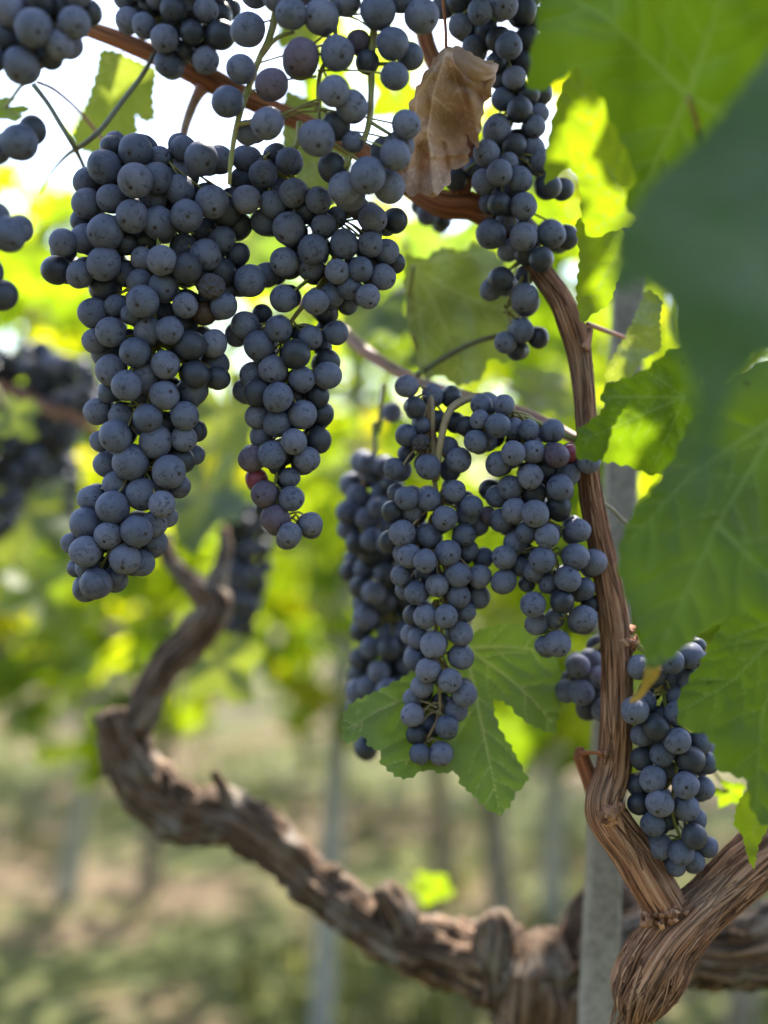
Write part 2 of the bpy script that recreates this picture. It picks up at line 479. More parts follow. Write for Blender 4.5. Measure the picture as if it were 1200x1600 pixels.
gr = MB()
r = random.Random(3)
for _ in range(2600):
    y = 1.2 + 6.5 * r.random() ** 1.3
    x = r.uniform(-0.62, 0.62) * y
    if noise.noise(Vector((x * 1.1, y * 1.1, 7.7))) < -0.05: continue
    z = ground_z(x, y)
    tone = r.random()
    for _k in range(5):
        a = r.uniform(0, 6.283)
        h, w, ln = r.uniform(0.03, 0.11), r.uniform(0.003, 0.006), r.uniform(0.01, 0.07)
        bx, by = x + r.uniform(-.04, .04), y + r.uniform(-.04, .04)
        dx, dy = math.cos(a), math.sin(a)
        gr.add([(bx - dy * w, by + dx * w, z - .01), (bx + dy * w, by - dx * w, z - .01),
                (bx + dx * ln * .4 + dy * w * .7, by + dy * ln * .4 - dx * w * .7, z + h * .65), (bx + dx * ln * .4 - dy * w * .7, by + dy * ln * .4 + dx * w * .7, z + h * .65),
                (bx + dx * ln, by + dy * ln, z + h)], [(0, 1, 2, 3), (3, 2, 4)], [(0, 0, tone)] * 5)
go = gr.build('grass', M['grass'])
tag(go, 'sparse dry green grass between the vine rows', 'grass', kind='stuff')

# ------------------------------------------------------------------ generic vine leaf (scattered foliage)
def leaf_outline(n=30, seed=0):
    r = random.Random(seed)
    pts = []
    for i in range(n):
        a = math.pi * (0.09 + 1.82 * i / (n - 1))        # angle from the petiole notch, round the blade
        t = a - math.pi                                  # 0 at the tip
        lob = 0.74 + 0.20 * math.cos(5 * t / 1.05) * (1 - 0.10 * abs(t)) + 0.08 * math.cos(t)
        lob *= 1 + (0.07 if i % 2 else -0.05) + r.uniform(-.03, .03)
        pts.append((math.sin(t) * lob, math.cos(t) * lob))
    return pts


LEAF_OUT = [leaf_outline(24, k) for k in range(4)]


def scatter_leaf(mb, pos, nrm, tipdir, size, r, tone=None):
    """one bent, lobed leaf of a scattered mass"""
    n = nrm.normalized()
    t = tipdir - n * tipdir.dot(n)
    if t.length < 1e-3: t = n.orthogonal()
    t.normalize()
    s = t.cross(n)
    out = r.choice(LEAF_OUT)
    fold, curl, wv = r.uniform(0.05, 0.45), r.uniform(-0.1, 0.45), r.uniform(0, 6.28)
    def pt(u, v):
        w = abs(u) * fold - curl * (u * u + v * v) * 0.6 + 0.07 * math.sin(4 * math.atan2(u, v) + wv)
        return pos + s * (u * size) + t * (v * size) + n * (w * size)
    vs = [pt(0, 0)] + [pt(u * .55, v * .55) for u, v in out] + [pt(u, v) for u, v in out]
    m = len(out)
    fs = [(0, 1 + i, 2 + i) for i in range(m - 1)] + [(1 + i, 1 + m + i, 2 + m + i, 2 + i) for i in range(m - 1)]
    tone = r.random() if tone is None else tone
    vein = [0.5] + [0.0] * (2 * m)
    mb.add(vs, fs, [(0, 0, tone)] * len(vs), vein)


# ------------------------------------------------------------------ leaves and dappled shade: who gets sun
SUN_WANTED = []       # (point, radius): gaps of the canopy
def want_sun(x, y, d, rad): SUN_WANTED.append((P(x, y, d), rad))


want_sun(918, 215, 0.475, 0.022); want_sun(932, 262, 0.475, 0.022); want_sun(930, 300, 0.475, 0.010)
want_sun(1015, 600, 0.475, 0.012); want_sun(1012, 650, 0.475, 0.012); want_sun(1010, 700, 0.475, 0.012)
want_sun(1012, 560, 0.41, 0.010)
want_sun(672, 1385, 0.98, 0.05); want_sun(600, 1440, 0.745, 0.065); want_sun(500, 1350, 0.755, 0.065); want_sun(430, 1290, 0.76, 0.065)
want_sun(350, 1225, 0.77, 0.065)
want_sun(505, 118, .86, .03); want_sun(622, 150, .80, .03)
want_sun(968, 925, .55, .03); want_sun(940, 850, .55, .03); want_sun(330, 50, .57, .03); want_sun(480, 60, .49, .02)
want_sun(1140, 1235, 0.62, 0.015); want_sun(200, 130, 0.63, 0.02); want_sun(930, 420, 0.52, 0.012)
want_sun(800, 1210, 0.60, 0.006); want_sun(560, 1110, 0.60, 0.006)

# ------------------------------------------------------------------ the vine in front
vine = empty('grapevine', P(850, 1600, 0.78) - Vector((0, 0, 0.42)))
vine.location.z = 0.0
tag(vine, 'old gnarled grapevine with shaggy brown bark, bent arm at left and arched cane at right', 'grapevine')

DEPTH_SQUEEZE, SLIM = .66, .86
mb = MB()     # trunk and its head
px_tube(mb, [(800, 2250, 0.86, 62), (815, 1900, 0.84, 58), (830, 1680, 0.82, 62), (838, 1570, 0.80, 74), (842, 1500, 0.80, 66), (838, 1462, 0.80, 44)], step=0.004, sides=56, disp=bark(0.30, 2.4, 24, 0.34), seed=1.3)
px_tube(mb, [(768, 1560, 0.79, 30), (770, 1490, 0.79, 36), (776, 1440, 0.79, 30), (774, 1424, 0.79, 18)], step=0.004, sides=32, disp=bark(0.25, 2, 22, 0.2), seed=4.1)
px_tube(mb, [(960, 1800, 0.84, 48), (925, 1600, 0.83, 52), (905, 1500, 0.82, 42), (925, 1420, 0.82, 34), (985, 1395, 0.80, 36)], step=0.004, sides=40, disp=bark(0.26, 2.2, 16, 0.2), seed=7.7)
mb.build('trunk', M['old'], vine)

mb = MB()     # left arm, runs up to the left and doubles back
px_tube(mb, [(850, 1540, 0.80, 66), (760, 1500, 0.82, 66), (680, 1482, 0.83, 54), (600, 1462, 0.84, 45), (520, 1400, 0.86, 43), (440, 1330, 0.87, 44), (365, 1282, 0.88, 47), (290, 1265, 0.89, 52),
             (235, 1232, 0.89, 50), (200, 1185, 0.89, 46), (182, 1142, 0.89, 40), (172, 1112, 0.89, 28)], step=0.0035, sides=48, disp=bark(0.26, 2.3, 26, 0.30, 9.0), seed=2.2)
px_tube(mb, [(655, 1490, 0.83, 34), (630, 1440, 0.83, 32), (606, 1400, 0.83, 27), (598, 1385, 0.83, 22)], step=0.003, sides=28, disp=bark(0.2, 2, 24, 0.15), seed=5.2)
px_tube(mb, [(500, 1400, 0.86, 22), (520, 1370, 0.855, 15), (526, 1356, 0.85, 11)], step=0.003, sides=20, disp=bark(0.2, 2, 24, 0.15), seed=6.2)
px_tube(mb, [(310, 1275, 0.88, 34), (280, 1235, 0.875, 24), (270, 1222, 0.87, 12)], step=0.003, sides=24, disp=bark(0.25, 2, 24, 0.2), seed=8.2)
px_tube(mb, [(365, 1275, 0.87, 16), (350, 1235, 0.865, 12), (334, 1205, 0.86, 7)], step=0.003, sides=16, disp=bark(0.2, 2, 24, 0.15), seed=9.2)
mb.build('arm', M['old'], vine)
mb = MB()     # upper arm of the doubled back branch
px_tube(mb, [(185, 1150, 0.89, 30), (218, 1118, 0.895, 34), (235, 1075, 0.90, 30), (268, 1030, 0.91, 31), (312, 988, 0.92, 31), (335, 950, 0.93, 29), (318, 925, 0.93, 24), (285, 898, 0.94, 18), (262, 868, 0.94, 14), (258, 835, 0.95, 11)],
        step=0.004, sides=36, disp=bark(0.24, 2.2, 28, 0.26, 9.0), seed=3.4)
px_tube(mb, [(328, 935, 0.93, 22), (342, 895, 0.94, 17), (352, 860, 0.95, 13), (350, 825, 0.96, 10)], step=0.004, sides=24, disp=bark(0.2, 2.2, 20, 0.16), seed=3.9)
mb.build('arm', M['old'], vine)

mb = MB()     # dark gnarled arm to the right, behind
px_tube(mb, [(880, 1545, 0.80, 60), (960, 1500, 0.78, 60), (1060, 1478, 0.76, 58), (1150, 1490, 0.74, 58), (1260, 1450, 0.72, 66), (1400, 1360, 0.70, 70)], step=0.0035, sides=56, disp=bark(0.30, 2.4, 20, 0.25), seed=12.2)
mb.build('arm', M['old'], vine)

DEPTH_SQUEEZE, SLIM = 1.0, 1.0
mb = MB()     # near arm with shaggy reddish bark, sharp
AD = 0.545
arm_pts = [(1300, 1215, AD + .03, 50), (1225, 1300, AD + .015, 46), (1160, 1362, AD + .005, 41), (1100, 1418, AD, 38), (1052, 1466, AD - .002, 44), (1022, 1512, AD - .003, 51), (1000, 1556, AD - .003, 43), (992, 1580, AD, 24)]
px_tube(mb, arm_pts, step=0.0015, sides=110, disp=bark(0.12, 4.6, 10, 0.20, 2.0), seed=21.0)

def fibres(mb, path, count, seed, lift, wmax=0.0011, lo=3, hi=10, i_lo=2, i_hi=None):
    """loose peeling strips of bark along a limb"""
    r = random.Random(seed)
    qs = catmull([(*P(x, y, d), rr * d / F) for x, y, d, rr in path], 0.003)
    for _ in range(count):
        i0 = r.randrange(i_lo, (i_hi or len(qs)) - 6); ln = r.randrange(lo, hi)
        th = r.uniform(0, 6.28); w = r.uniform(0.0003, wmax); tw = r.uniform(-.08, .08)
        lf, md = lift * r.uniform(.2, 1), r.random() < .5
        vs, fs = [], []
        for k in range(ln + 1):
            q0, q1 = qs[min(i0 + k, len(qs) - 2)], qs[min(i0 + k + 1, len(qs) - 1)]
            t = (Vector(q1[:3]) - Vector(q0[:3])).normalized()
            sd = t.cross(Vector((0, -1, 0.1))).normalized(); nm = sd.cross(t)
            e = k / ln if md else 1 - k / ln
            o = sd * math.cos(th + tw * k) + nm * math.sin(th + tw * k)
            tg = t.cross(o)
            p = Vector(q0[:3]) + o * (q0[3] * (1.03 + lf * e * e)) + t * max(0, i0 + k - len(qs) + 2) * .003
            ww = w * (1 - 0.8 * e)
            vs += [p - tg * ww, p + o * ww * .5, p + tg * ww]
            if k:
                b = 3 * k
                fs += [(b - 3, b - 2, b + 1, b), (b - 2, b - 1, b + 2, b + 1)]
        mb.add(vs, fs, [(seed + th * .01 + w * (j - 1), w * 3, k * .003 + i0 * .003) for k in range(ln + 1) for j in range(3)])


fibres(mb, arm_pts, 230, 5, .07, wmax=.0014, lo=8, hi=26)
fibres(mb, arm_pts, 110, 6, .14, lo=3, hi=7, i_lo=len(catmull([(*P(x, y, d), .01) for x, y, d, rr in arm_pts], .003)) - 16)


def flakes(mb, x, y, d, spread, count, seed, size=.0028):
    """ragged scales of bark round a knot"""
    r = random.Random(seed)
    for _ in range(count):
        a, q = r.uniform(0, 6.28), r.random() ** .6
        p = P(x + math.cos(a) * q * spread, y + math.sin(a) * q * spread, d + r.uniform(-.001, .002) + q * q * .005)
        nm = Vector((math.cos(a) * q + r.uniform(-.5, .5), -1.0 + r.uniform(-.3, .5), -math.sin(a) * q + r.uniform(-.5, .5))).normalized()
        u = nm.orthogonal().normalized(); u = Matrix.Rotation(r.uniform(0, 6.28), 3, nm) @ u; v = nm.cross(u)
        sz, el, n = size * r.uniform(.5, 1.3), r.uniform(1, 2.2), r.randrange(5, 8)
        ring = []
        for k in range(n):
            t = 6.283 * k / n
            rr = sz * r.uniform(.5, 1.15)
            ring.append(p + u * (math.cos(t) * rr * el) + v * (math.sin(t) * rr) + nm * r.uniform(-.0006, .0012))
        low = [w - nm * .0014 + (p - w) * .25 for w in ring]
        c = p + nm * .0005
        mb.add([c] + ring + low, [(0, 1 + k, 1 + (k + 1) % n) for k in range(n)] + [(1 + k, 1 + n + k, 1 + n + (k + 1) % n, 1 + (k + 1) % n) for k in range(n)],
               [(seed + r.random(), r.random() * .02, r.random())] * (1 + 2 * n))


flakes(mb, 1050, 1432, AD - .0155, 36, 30, 3, .0017)
flakes(mb, 1010, 1440, AD - .014, 12, 12, 4, .002)
mb.build('arm', M['arm'], vine)

mb = MB()     # upright cane, from its elbow on the near arm, up past the post
CD = 0.545
cane_pts = [(1048, 1432, AD, 34), (1020, 1385, AD - .003, 34), (985, 1325, CD - .005, 32), (955, 1285, CD - .006, 31), (944, 1255, CD - .006, 29), (960, 1195, CD, 26), (964, 1100, CD, 24), (963, 1010, CD, 23), (955, 940, CD, 22), (938, 850, CD, 19),
            (922, 760, CD, 17), (917, 680, CD, 16), (913, 610, CD, 16.5), (906, 560, CD, 18), (897, 520, CD, 20), (876, 470, CD + .005, 18), (845, 425, CD + .012, 17), (805, 372, CD + .025, 17), (765, 338, CD + .03, 21), (735, 322, CD + .03, 20)]
px_tube(mb, cane_pts, step=0.0015, sides=72, disp=bark(0.085, 4.2, 9, 0.10, 1.5), seed=31.0)
fibres(mb, cane_pts, 150, 9, .14, wmax=.0008, lo=8, hi=24)
flakes(mb, 950, 1276, CD - .0185, 17, 34, 11, .0022)
flakes(mb, 966, 1262, CD - .015, 10, 12, 14, .0018)
flakes(mb, 944, 1180, CD - .009, 7, 8, 15, .0013)
flakes(mb, 978, 1000, CD - .006, 20, 34, 12, .0024)
flakes(mb, 905, 542, CD - .006, 9, 8, 13, .0014)
px_tube(mb, [(906, 548, CD - .002, 17), (918, 520, CD, 9), (922, 512, CD, 6)], step=0.0015, sides=20, disp=bark(0.15, 3, 30, 0.2), seed=35.0)
cane = mb.build('cane', M['cane'], vine)
mb = MB()     # cut spur at the elbow
px_tube(mb, [(945, 1275, CD + .004, 20), (930, 1235, CD + .006, 15), (915, 1200, CD + .008, 12), (908, 1180, CD + .008, 11), (906, 1168, CD + .008, 5)], step=0.0015, sides=32, disp=bark(0.14, 2.4, 14, 0.1), seed=36.0)
px_tube(mb, [(908, 1178, CD + .006, 5), (925, 1176, CD, 3), (942, 1178, CD - .01, 2)], step=0.0015, sides=10, seed=37.0)
mb.build('spur', M['cane_red'], vine)
mb = MB()     # top of the cane arching over to the left
px_tube(mb, [(770, 340, CD + .03, 20), (735, 322, CD + .03, 23), (690, 318, CD + .03, 21), (640, 290, CD + .035, 18), (560, 235, CD + .045, 15), (470, 190, CD + .05, 14), (400, 160, CD + .05, 16), (325, 124, CD + .05, 19), (270, 98, CD + .05, 16), (200, 68, CD + .05, 14), (140, 45, CD + .05, 13), (60, 10, CD + .05, 13), (-60, -50, CD + .05, 13)],
        step=0.002, sides=36, disp=bark(0.07, 2.0, 14, 0.08), seed=41.0)
px_tube(mb, [(715, 310, CD + .028, 16), (730, 260, CD + .03, 15), (722, 190, CD + .04, 14), (690, 120, CD + .045, 14), (665, 60, CD + .05, 14), (650, -40, CD + .05, 14)], step=0.002, sides=30, disp=bark(0.08, 2, 14, 0.08), seed=43.0)
mb.build('cane', M['cane_red'], vine)
mb = MB()     # short shoot under the arch
px_tube(mb, [(325, 124, CD + .05, 15), (308, 150, CD + .05, 9), (296, 178, CD + .05, 8), (288, 205, CD + .05, 7), (284, 240, CD + .05, 6)], step=0.002, sides=16, disp=bark(0.06, 2, 14, 0.05), seed=44.0)
mb.build('shoot', M['pink_stalk'], vine)
mb = MB()     # pink shoot behind the middle bunches
px_tube(mb, [(440, 455, 0.70, 8), (520, 505, 0.68, 9), (575, 552, 0.66, 10), (640, 590, 0.64, 9), (690, 608, 0.62, 8), (740, 622, 0.60, 8), (830, 650, 0.585, 9), (905, 690, 0.57, 10)], step=0.003, sides=16, disp=bark(0.05, 2, 14, 0.05), seed=45.0)
mb.build('shoot', M['pink_stalk'], vine)

# ------------------------------------------------------------------ the stake
def stake(name, base, top, w0, w1, m, label, sides=8):
    o = empty(name, base)
    tag(o, label, 'stake')
    q = MB()
    n = 40
    vs, fs, vc = [], [], []
    ax = (top - base)
    for i in range(n + 1):
        e = i / n
        p = base.lerp(top, e)
        w = (w0 + (w1 - w0) * e) / 2
        for k, (sx, sy) in enumerate(((-1, -.8), (-.8, -1), (.8, -1), (1, -.8), (1, .8), (.8, 1), (-.8, 1), (-1, .8))):
            j = 0.02 * w * noise.noise(Vector((e * 40, k * 3.1, base.x)))
            vs.append(p + Vector((sx * w + j, sy * w + j, 0)))
            vc.append((sx * w, sy * w, e))
    for i in range(n):
        for k in range(8):
            k2 = (k + 1) % 8
            fs.append((i * 8 + k, i * 8 + k2, (i + 1) * 8 + k2, (i + 1) * 8 + k))
    fs.append(tuple(n * 8 + k for k in range(8)))
    q.add(vs, fs, vc)
    q.build('shaft', m, o, smooth=False)
    c = MB()
    z = top
    w = w1 / 2
    c.add([z + Vector((a * w * 1.06, b * w * 1.06, h)) for h in (-.012, .006) for a, b in ((-1, -1), (1, -1), (1, 1), (-1, 1))],
          [(0, 1, 5, 4), (1, 2, 6, 5), (2, 3, 7, 6), (3, 0, 4, 7), (4, 5, 6, 7)])
    c.build('cap', m, o, smooth=False)
    return o


b0 = P(908, 2000, 0.66); t0 = P(978, 380, 0.66)
dirv = (P(984, 420, 0.72) - P(934, 1580, 0.655))
k = (0 - P(934, 1580, 0.655).z) / dirv.z
base = P(934, 1580, 0.655) + dirv * k
top = P(984, 420, 0.72) + dirv * 0.05
stake('stake', base, top, 0.0228, 0.0185, M['post'], 'pale grey weathered stake behind the upright brown cane')

# ------------------------------------------------------------------ grape bunches
def berry_mesh(name, sub, lump, seed, shrivel=0.0):
    bm = bmesh.new()
    bmesh.ops.create_icosphere(bm, subdivisions=sub, radius=1.0)
    for v in bm.verts:
        p = v.co.copy()
        k = 1 + lump * noise.noise(p * 0.9 + Vector((seed, 0, 0)))
        if shrivel:
            k -= shrivel * abs(noise.noise(p * 2.2 + Vector((0, seed, 0)))) * 1.6 - shrivel * 0.3
            k += shrivel * 0.35 * noise.noise(p * 5.5)
        th = math.acos(max(-1, min(1, p.z)))
        if th < 0.30 and not shrivel: k -= 0.028 * (1 - th / 0.30) ** 2      # dimple of the style scar
        v.co = p * k
    me = bpy.data.meshes.new(name)
    bm.to_mesh(me); bm.free()
    me.polygons.foreach_set('use_smooth', [True] * len(me.polygons))
    return me


BERRY = {}
def berry(kind, i):
    key = (kind, i)
    if key not in BERRY:
        if kind in ('raisin', 'rot'):
            me = berry_mesh('berry', 5, 0.10, 3.3 + i, 0.20 if kind == 'raisin' else 0.06)
        else:
            me = berry_mesh('berry', 4, 0.06, i * 7.1)
        me.materials.append(M[kind])
        BERRY[key] = me
    return BERRY[key]


PART_LABEL = {'grape_red': 'reddish unripe grape', 'grape_purple': 'purplish lighter grape', 'raisin': 'shrivelled wrinkled grape', 'rot': 'brown rotting grape'}


def bunch(name, data, D, label, seed, thick=0.9, fill=0.6, peduncle=None, kinds={}, dark=0.12, group='ripe blue black grape bunches on the vine', stalk='stalk', branches=(), core=700):
    kinds = {next(i for i, d in enumerate(data) if d[:2] == q): v for q, v in kinds.items()}
    """data: (x, y, r, layer) of the berries that face the camera; the far side is packed behind them"""
    r = random.Random(seed)
    n = len(data)
    X = np.array([d[0] for d in data], float); Y = np.array([d[1] for d in data], float)
    R = np.array([d[2] for d in data], float) * 1.04
    R = np.median(R) + (R - np.median(R)) * 0.8
    LY = np.array([d[3] if len(d) > 3 else 0 for d in data], float)
    k = D / F
    # envelope: middle and half width of the bunch at a height
    def env(y):
        w = 45.0
        while True:
            s = np.abs(Y - y) < w
            if s.sum() >= 4 or w > 400: break
            w += 20
        lo, hi = (X[s] - R[s]).min(), (X[s] + R[s]).max()
        return (lo + hi) / 2, max((hi - lo) / 2, 20)
    E = [env(y) for y in Y]
    xc = np.array([e[0] for e in E]); hw = np.array([e[1] for e in E])
    hw2 = np.minimum(hw, 120) * thick
    inner = np.maximum(hw2 - R * 0.7, 4)
    off = np.sqrt(np.maximum(0, 1 - np.minimum(1, np.abs(X - xc) / np.maximum(hw - R * .6, 6)) ** 2)) * inner
    Z = -off + LY * R * 1.0                # in photo px, negative towards the camera
    # depth-only relaxation
    for it in range(70):
        for i in range(n):
            dx, dy = X - X[i], Y - Y[i]
            s = 0.90 * (R + R[i])
            d2 = s * s - dx * dx - dy * dy
            d2[i] = -1
            for j in np.nonzero(d2 > 0)[0]:
                if j < i: continue
                need = math.sqrt(d2[j])
                dz = Z[j] - Z[i]
                if abs(dz) >= need: continue
                sg = 1 if (dz > 0 or (dz == 0 and LY[j] >= LY[i])) else -1
                mv = (need - abs(dz)) * 0.5 * 0.6
                Z[j] += sg * mv; Z[i] -= sg * mv
    # far side
    FX, FY, FR, FZ = [], [], [], []
    for i in range(n):
        for _rep in range(2 if fill > .4 else 1):
            if r.random() > fill * (1.0 if _rep == 0 else .6): continue
            rr = R[i] * r.uniform(0.85, 1.0)
            x = X[i] + (xc[i] - X[i]) * 0.12 + r.uniform(-.3, .3) * rr; y = Y[i] + r.uniform(-.4, .4) * rr
            z = max(abs(Z[i]) * 0.8 * r.uniform(.2, 1.0), rr * .4)
            ok = False
            for _t in range(14):
                dd = np.sqrt((X - x) ** 2 + (Y - y) ** 2 + (Z - z) ** 2) - 0.84 * (R + rr)
                df = min([math.sqrt((a - x) ** 2 + (b - y) ** 2 + (c - z) ** 2) - .84 * (e + rr) for a, b, c, e in zip(FX, FY, FZ, FR)] or [1])
                if dd.min() >= 0 and df >= 0: ok = True; break
                z += rr * 0.3
            if ok and z < hw2[i] + 2.4 * rr:
                FX.append(x); FY.append(y); FR.append(rr); FZ.append(z)
    # berries inside the bunch, so that it is dark between the outer ones
    for _c in range(core):
        i = r.randrange(n)
        rr = R[i] * r.uniform(.75, 1.0)
        x, y = X[i] + r.uniform(-1.3, 1.3) * R[i], Y[i] + r.uniform(-1.3, 1.3) * R[i]
        d = np.hypot(X - x, Y - y)
        near = d < 2.3 * R
        if near.sum() < 4 or not (X[near].min() < x - 6 and X[near].max() > x + 6 and Y[near].min() < y - 6 and Y[near].max() > y + 6): continue
        z = Z[near].max() * .3 + r.uniform(.2, 1.6) * rr
        if (np.sqrt((X - x) ** 2 + (Y - y) ** 2 + (Z - z) ** 2) - .84 * (R + rr)).min() < 0: continue
        if FX and (np.sqrt((np.array(FX) - x) ** 2 + (np.array(FY) - y) ** 2 + (np.array(FZ) - z) ** 2) - .8 * (np.array(FR) + rr)).min() < 0: continue
        FX.append(x); FY.append(y); FR.append(rr); FZ.append(z)
    X2, Y2, R2, Z2 = np.append(X, FX), np.append(Y, FY), np.append(R, FR), np.append(Z, FZ)
    def wp(x, y, z):
        d = D + z * k
        return Vector(((x - 600) * k, d, H + (800 - y) * k))       # parallel, so sizes stay true
    def wp2(x, y, z):
        return P(x, y, D + z * k)
    ytop, ybot = Y.min(), Y.max()
    ped = peduncle or [(env(ytop + 20)[0], ytop - 60, 0, 4)]
    root = empty(name, wp2(ped[-1][0], ped[-1][1], ped[-1][2]) if False else wp2(ped[0][0], ped[0][1], ped[0][2]))
    tag(root, label, 'grape bunch', group)
    # rachis and pedicels, one branching stalk
    st = MB()
    ax = []
    ystep = max(30, (ybot - ytop) / 7)
    y = ytop + 15
    while y < ybot - 22:
        ax.append((env(y)[0] + r.uniform(-5, 5), y)); y += ystep
    ax.append((env(ybot - 24)[0] * .5 + X[Y.argmax()] * .5, ybot - 24))
    line = [(*wp2(x, y, z), w * k) for x, y, z, w in ped]
    m = len(ax)
    line += [(*wp2(x, y, r.uniform(-4, 4)), (4.2 - 2.2 * i / m) * k) for i, (x, y) in enumerate(ax)]
    tube(st, line, step=0.004, sides=8, disp=lambda c, s, t, rr, sd: 0.12 * noise.noise(Vector((c, s, t * 300))))
    for br in branches:
        tube(st, [(*wp2(x, y, z), w * k) for x, y, z, w in br], step=.003, sides=8, disp=lambda c, s, t, rr, sd: 0.15 * noise.noise(Vector((c, s, t * 400))))
    axp = [(Vector(wp2(x, yy, 0)), yy) for x, yy in ax]
    objs = []
    for i in range(len(X2)):
        p = wp2(X2[i], Y2[i], Z2[i])
        rad = R2[i] * (D + Z2[i] * k) / F
        a = min(axp, key=lambda t: abs(t[1] - (Y2[i] - R2[i] * 1.1)))[0]
        a = a + Vector((r.uniform(-.002, .002), r.uniform(-.002, .002), r.uniform(-.003, .003)))
        o = (p - a).normalized()
        o = (o + Vector((r.uniform(-.45, .45), r.uniform(-.55, .2), r.uniform(-.6, .15)))).normalized()
        s0 = p - o * rad * 0.96
        mid = (s0 + a) / 2 + Vector((r.uniform(-.001, .001), 0, r.uniform(0, .003)))
        if r.random() < 0.9:
            tube(st, [(*a, 2.0 * k), (*mid, 1.7 * k), (*(s0 - o * rad * .12), 1.9 * k), (*s0, 3.4 * k)], step=0.003, sides=5, cap=False)
        kind = kinds.get(i)
        if kind is None:
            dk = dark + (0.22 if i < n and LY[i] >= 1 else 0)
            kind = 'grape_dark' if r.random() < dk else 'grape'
        objs.append((p, rad, o, kind))
    st.build('stalk', M[stalk], root)
    rest = MB()
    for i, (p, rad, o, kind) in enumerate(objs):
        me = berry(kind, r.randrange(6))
        q = o.to_track_quat('Z', 'Y').to_matrix() @ Matrix.Rotation(r.uniform(0, 6.28), 3, 'Z')
        e = r.uniform(0.95, 1.10)
        if i < 99:
            b = bpy.data.objects.new('grape', me)
            COL.objects.link(b)
            b.parent = root
            b.matrix_local = Matrix.Translation(p - root.location) @ q.to_4x4() @ Matrix.Diagonal((rad, rad * r.uniform(.97, 1.03), rad * e, 1))
            if kind in PART_LABEL: b['label'] = PART_LABEL[kind]
        else:
            rest.add([p + q @ (v.co * rad) for v in me.vertices], [tuple(pl.vertices) for pl in me.polygons])
    if rest.v:
        ro = rest.build('grapes', M['grape_rest'], root)
        ro['kind'] = 'stuff'
    return root


# the packed far-side berries share one mesh: same skin, pattern laid out in metres
def rest_mat():
    m, nt, bs, out = mat('grape_skin_packed')
    geo = N(nt, 'ShaderNodeNewGeometry')
    n = N(nt, 'ShaderNodeTexNoise', Scale=220.0, Detail=4.0, Roughness=0.65); nt.links.new(geo.outputs['Position'], n.inputs['Vector'])
    c = ramp(nt, n.outputs[0], [(0.3, (0.015, 0.016, 0.03)), (0.5, (0.065, 0.069, 0.105)), (0.7, (0.11, 0.115, 0.165))])
    nt.links.new(c, bs.inputs['Base Color'])
    bs.inputs['Roughness'].default_value = 0.55
    return m


M['grape_rest'] = rest_mat()

A_ = [(212,236,27),(163,261,27),(211,282,27),(175,230,17,1),(250,246,16,2),(246,279,24,1),(287,232,19,1),(314,248,27),(286,273,24,1),(343,250,22,1),(281,298,22,1),(174,311,23),(136,284,20,1),(135,318,22),(206,338,26),(239,311,20,1),
 (331,316,26),(292,337,25),(248,349,26),(352,331,24,1),(385,312,21),(372,354,22,1),(126,345,15,2),(132,373,22),(164,363,29),(98,379,20),(196,380,18,1),(228,378,21,1),(88,422,22),(124,429,21),(162,412,26),(162,451,22,1),
 (198,428,21,1),(253,407,23),(222,404,17,1),(218,440,19,1),(256,449,24),(223,471,26),(292,419,23),(321,399,25),(347,375,21),(345,425,24,1),(330,448,19),(350,478,21),(289,477,19),(318,490,18,1),(391,439,25),(372,398,18,1.5),
 (146,489,23),(182,479,17,1),(173,519,23),(232,518,23),(205,492,15,1),(265,516,21),(211,551,24),(297,540,24),(334,537,22),(166,552,22,1),(174,579,25),(148,533,18,1),(226,589,26),(259,570,22),(306,585,21),(337,568,20,1),(341,591,17,1),
 (302,611,24,1),(198,603,24),(257,618,23),(168,613,15,1),(289,650,22),(231,653,22),(152,643,20,1),(189,652,20,1),(180,682,26),(244,690,25),(287,686,20,1),(308,674,15,2),(156,690,15,1.5),(204,722,30),(264,737,27),(166,726,19,1),(284,719,20,1),
 (304,711,14,2),(180,757,20,1),(142,779,19,1),(176,793,27),(223,772,26),(253,788,20),(134,818,25),(169,837,21),(214,830,25),(240,819,19,1),(262,808,15,2),(242,847,20,1),(111,848,14,2),(134,862,25),(195,873,24),(220,879,21,1),(136,886,17,1),
 (150,912,25),(136,918,22,1),(180,903,18,1),(119,888,12,2),(280,760,17,1)]
bunch('grape_bunch', A_, 0.522, 'largest grape bunch, long and broad shouldered, hanging at the left in front', 11, thick=0.5, fill=0.95, dark=0.05,
      kinds={(330, 448): 'raisin', (318, 490): 'rot', (119, 888): 'grape_red', (341, 591): 'grape_dark', (88, 422): 'grape_dark'}, peduncle=[(284, 215, 10, 5), (270, 240, 20, 5)])
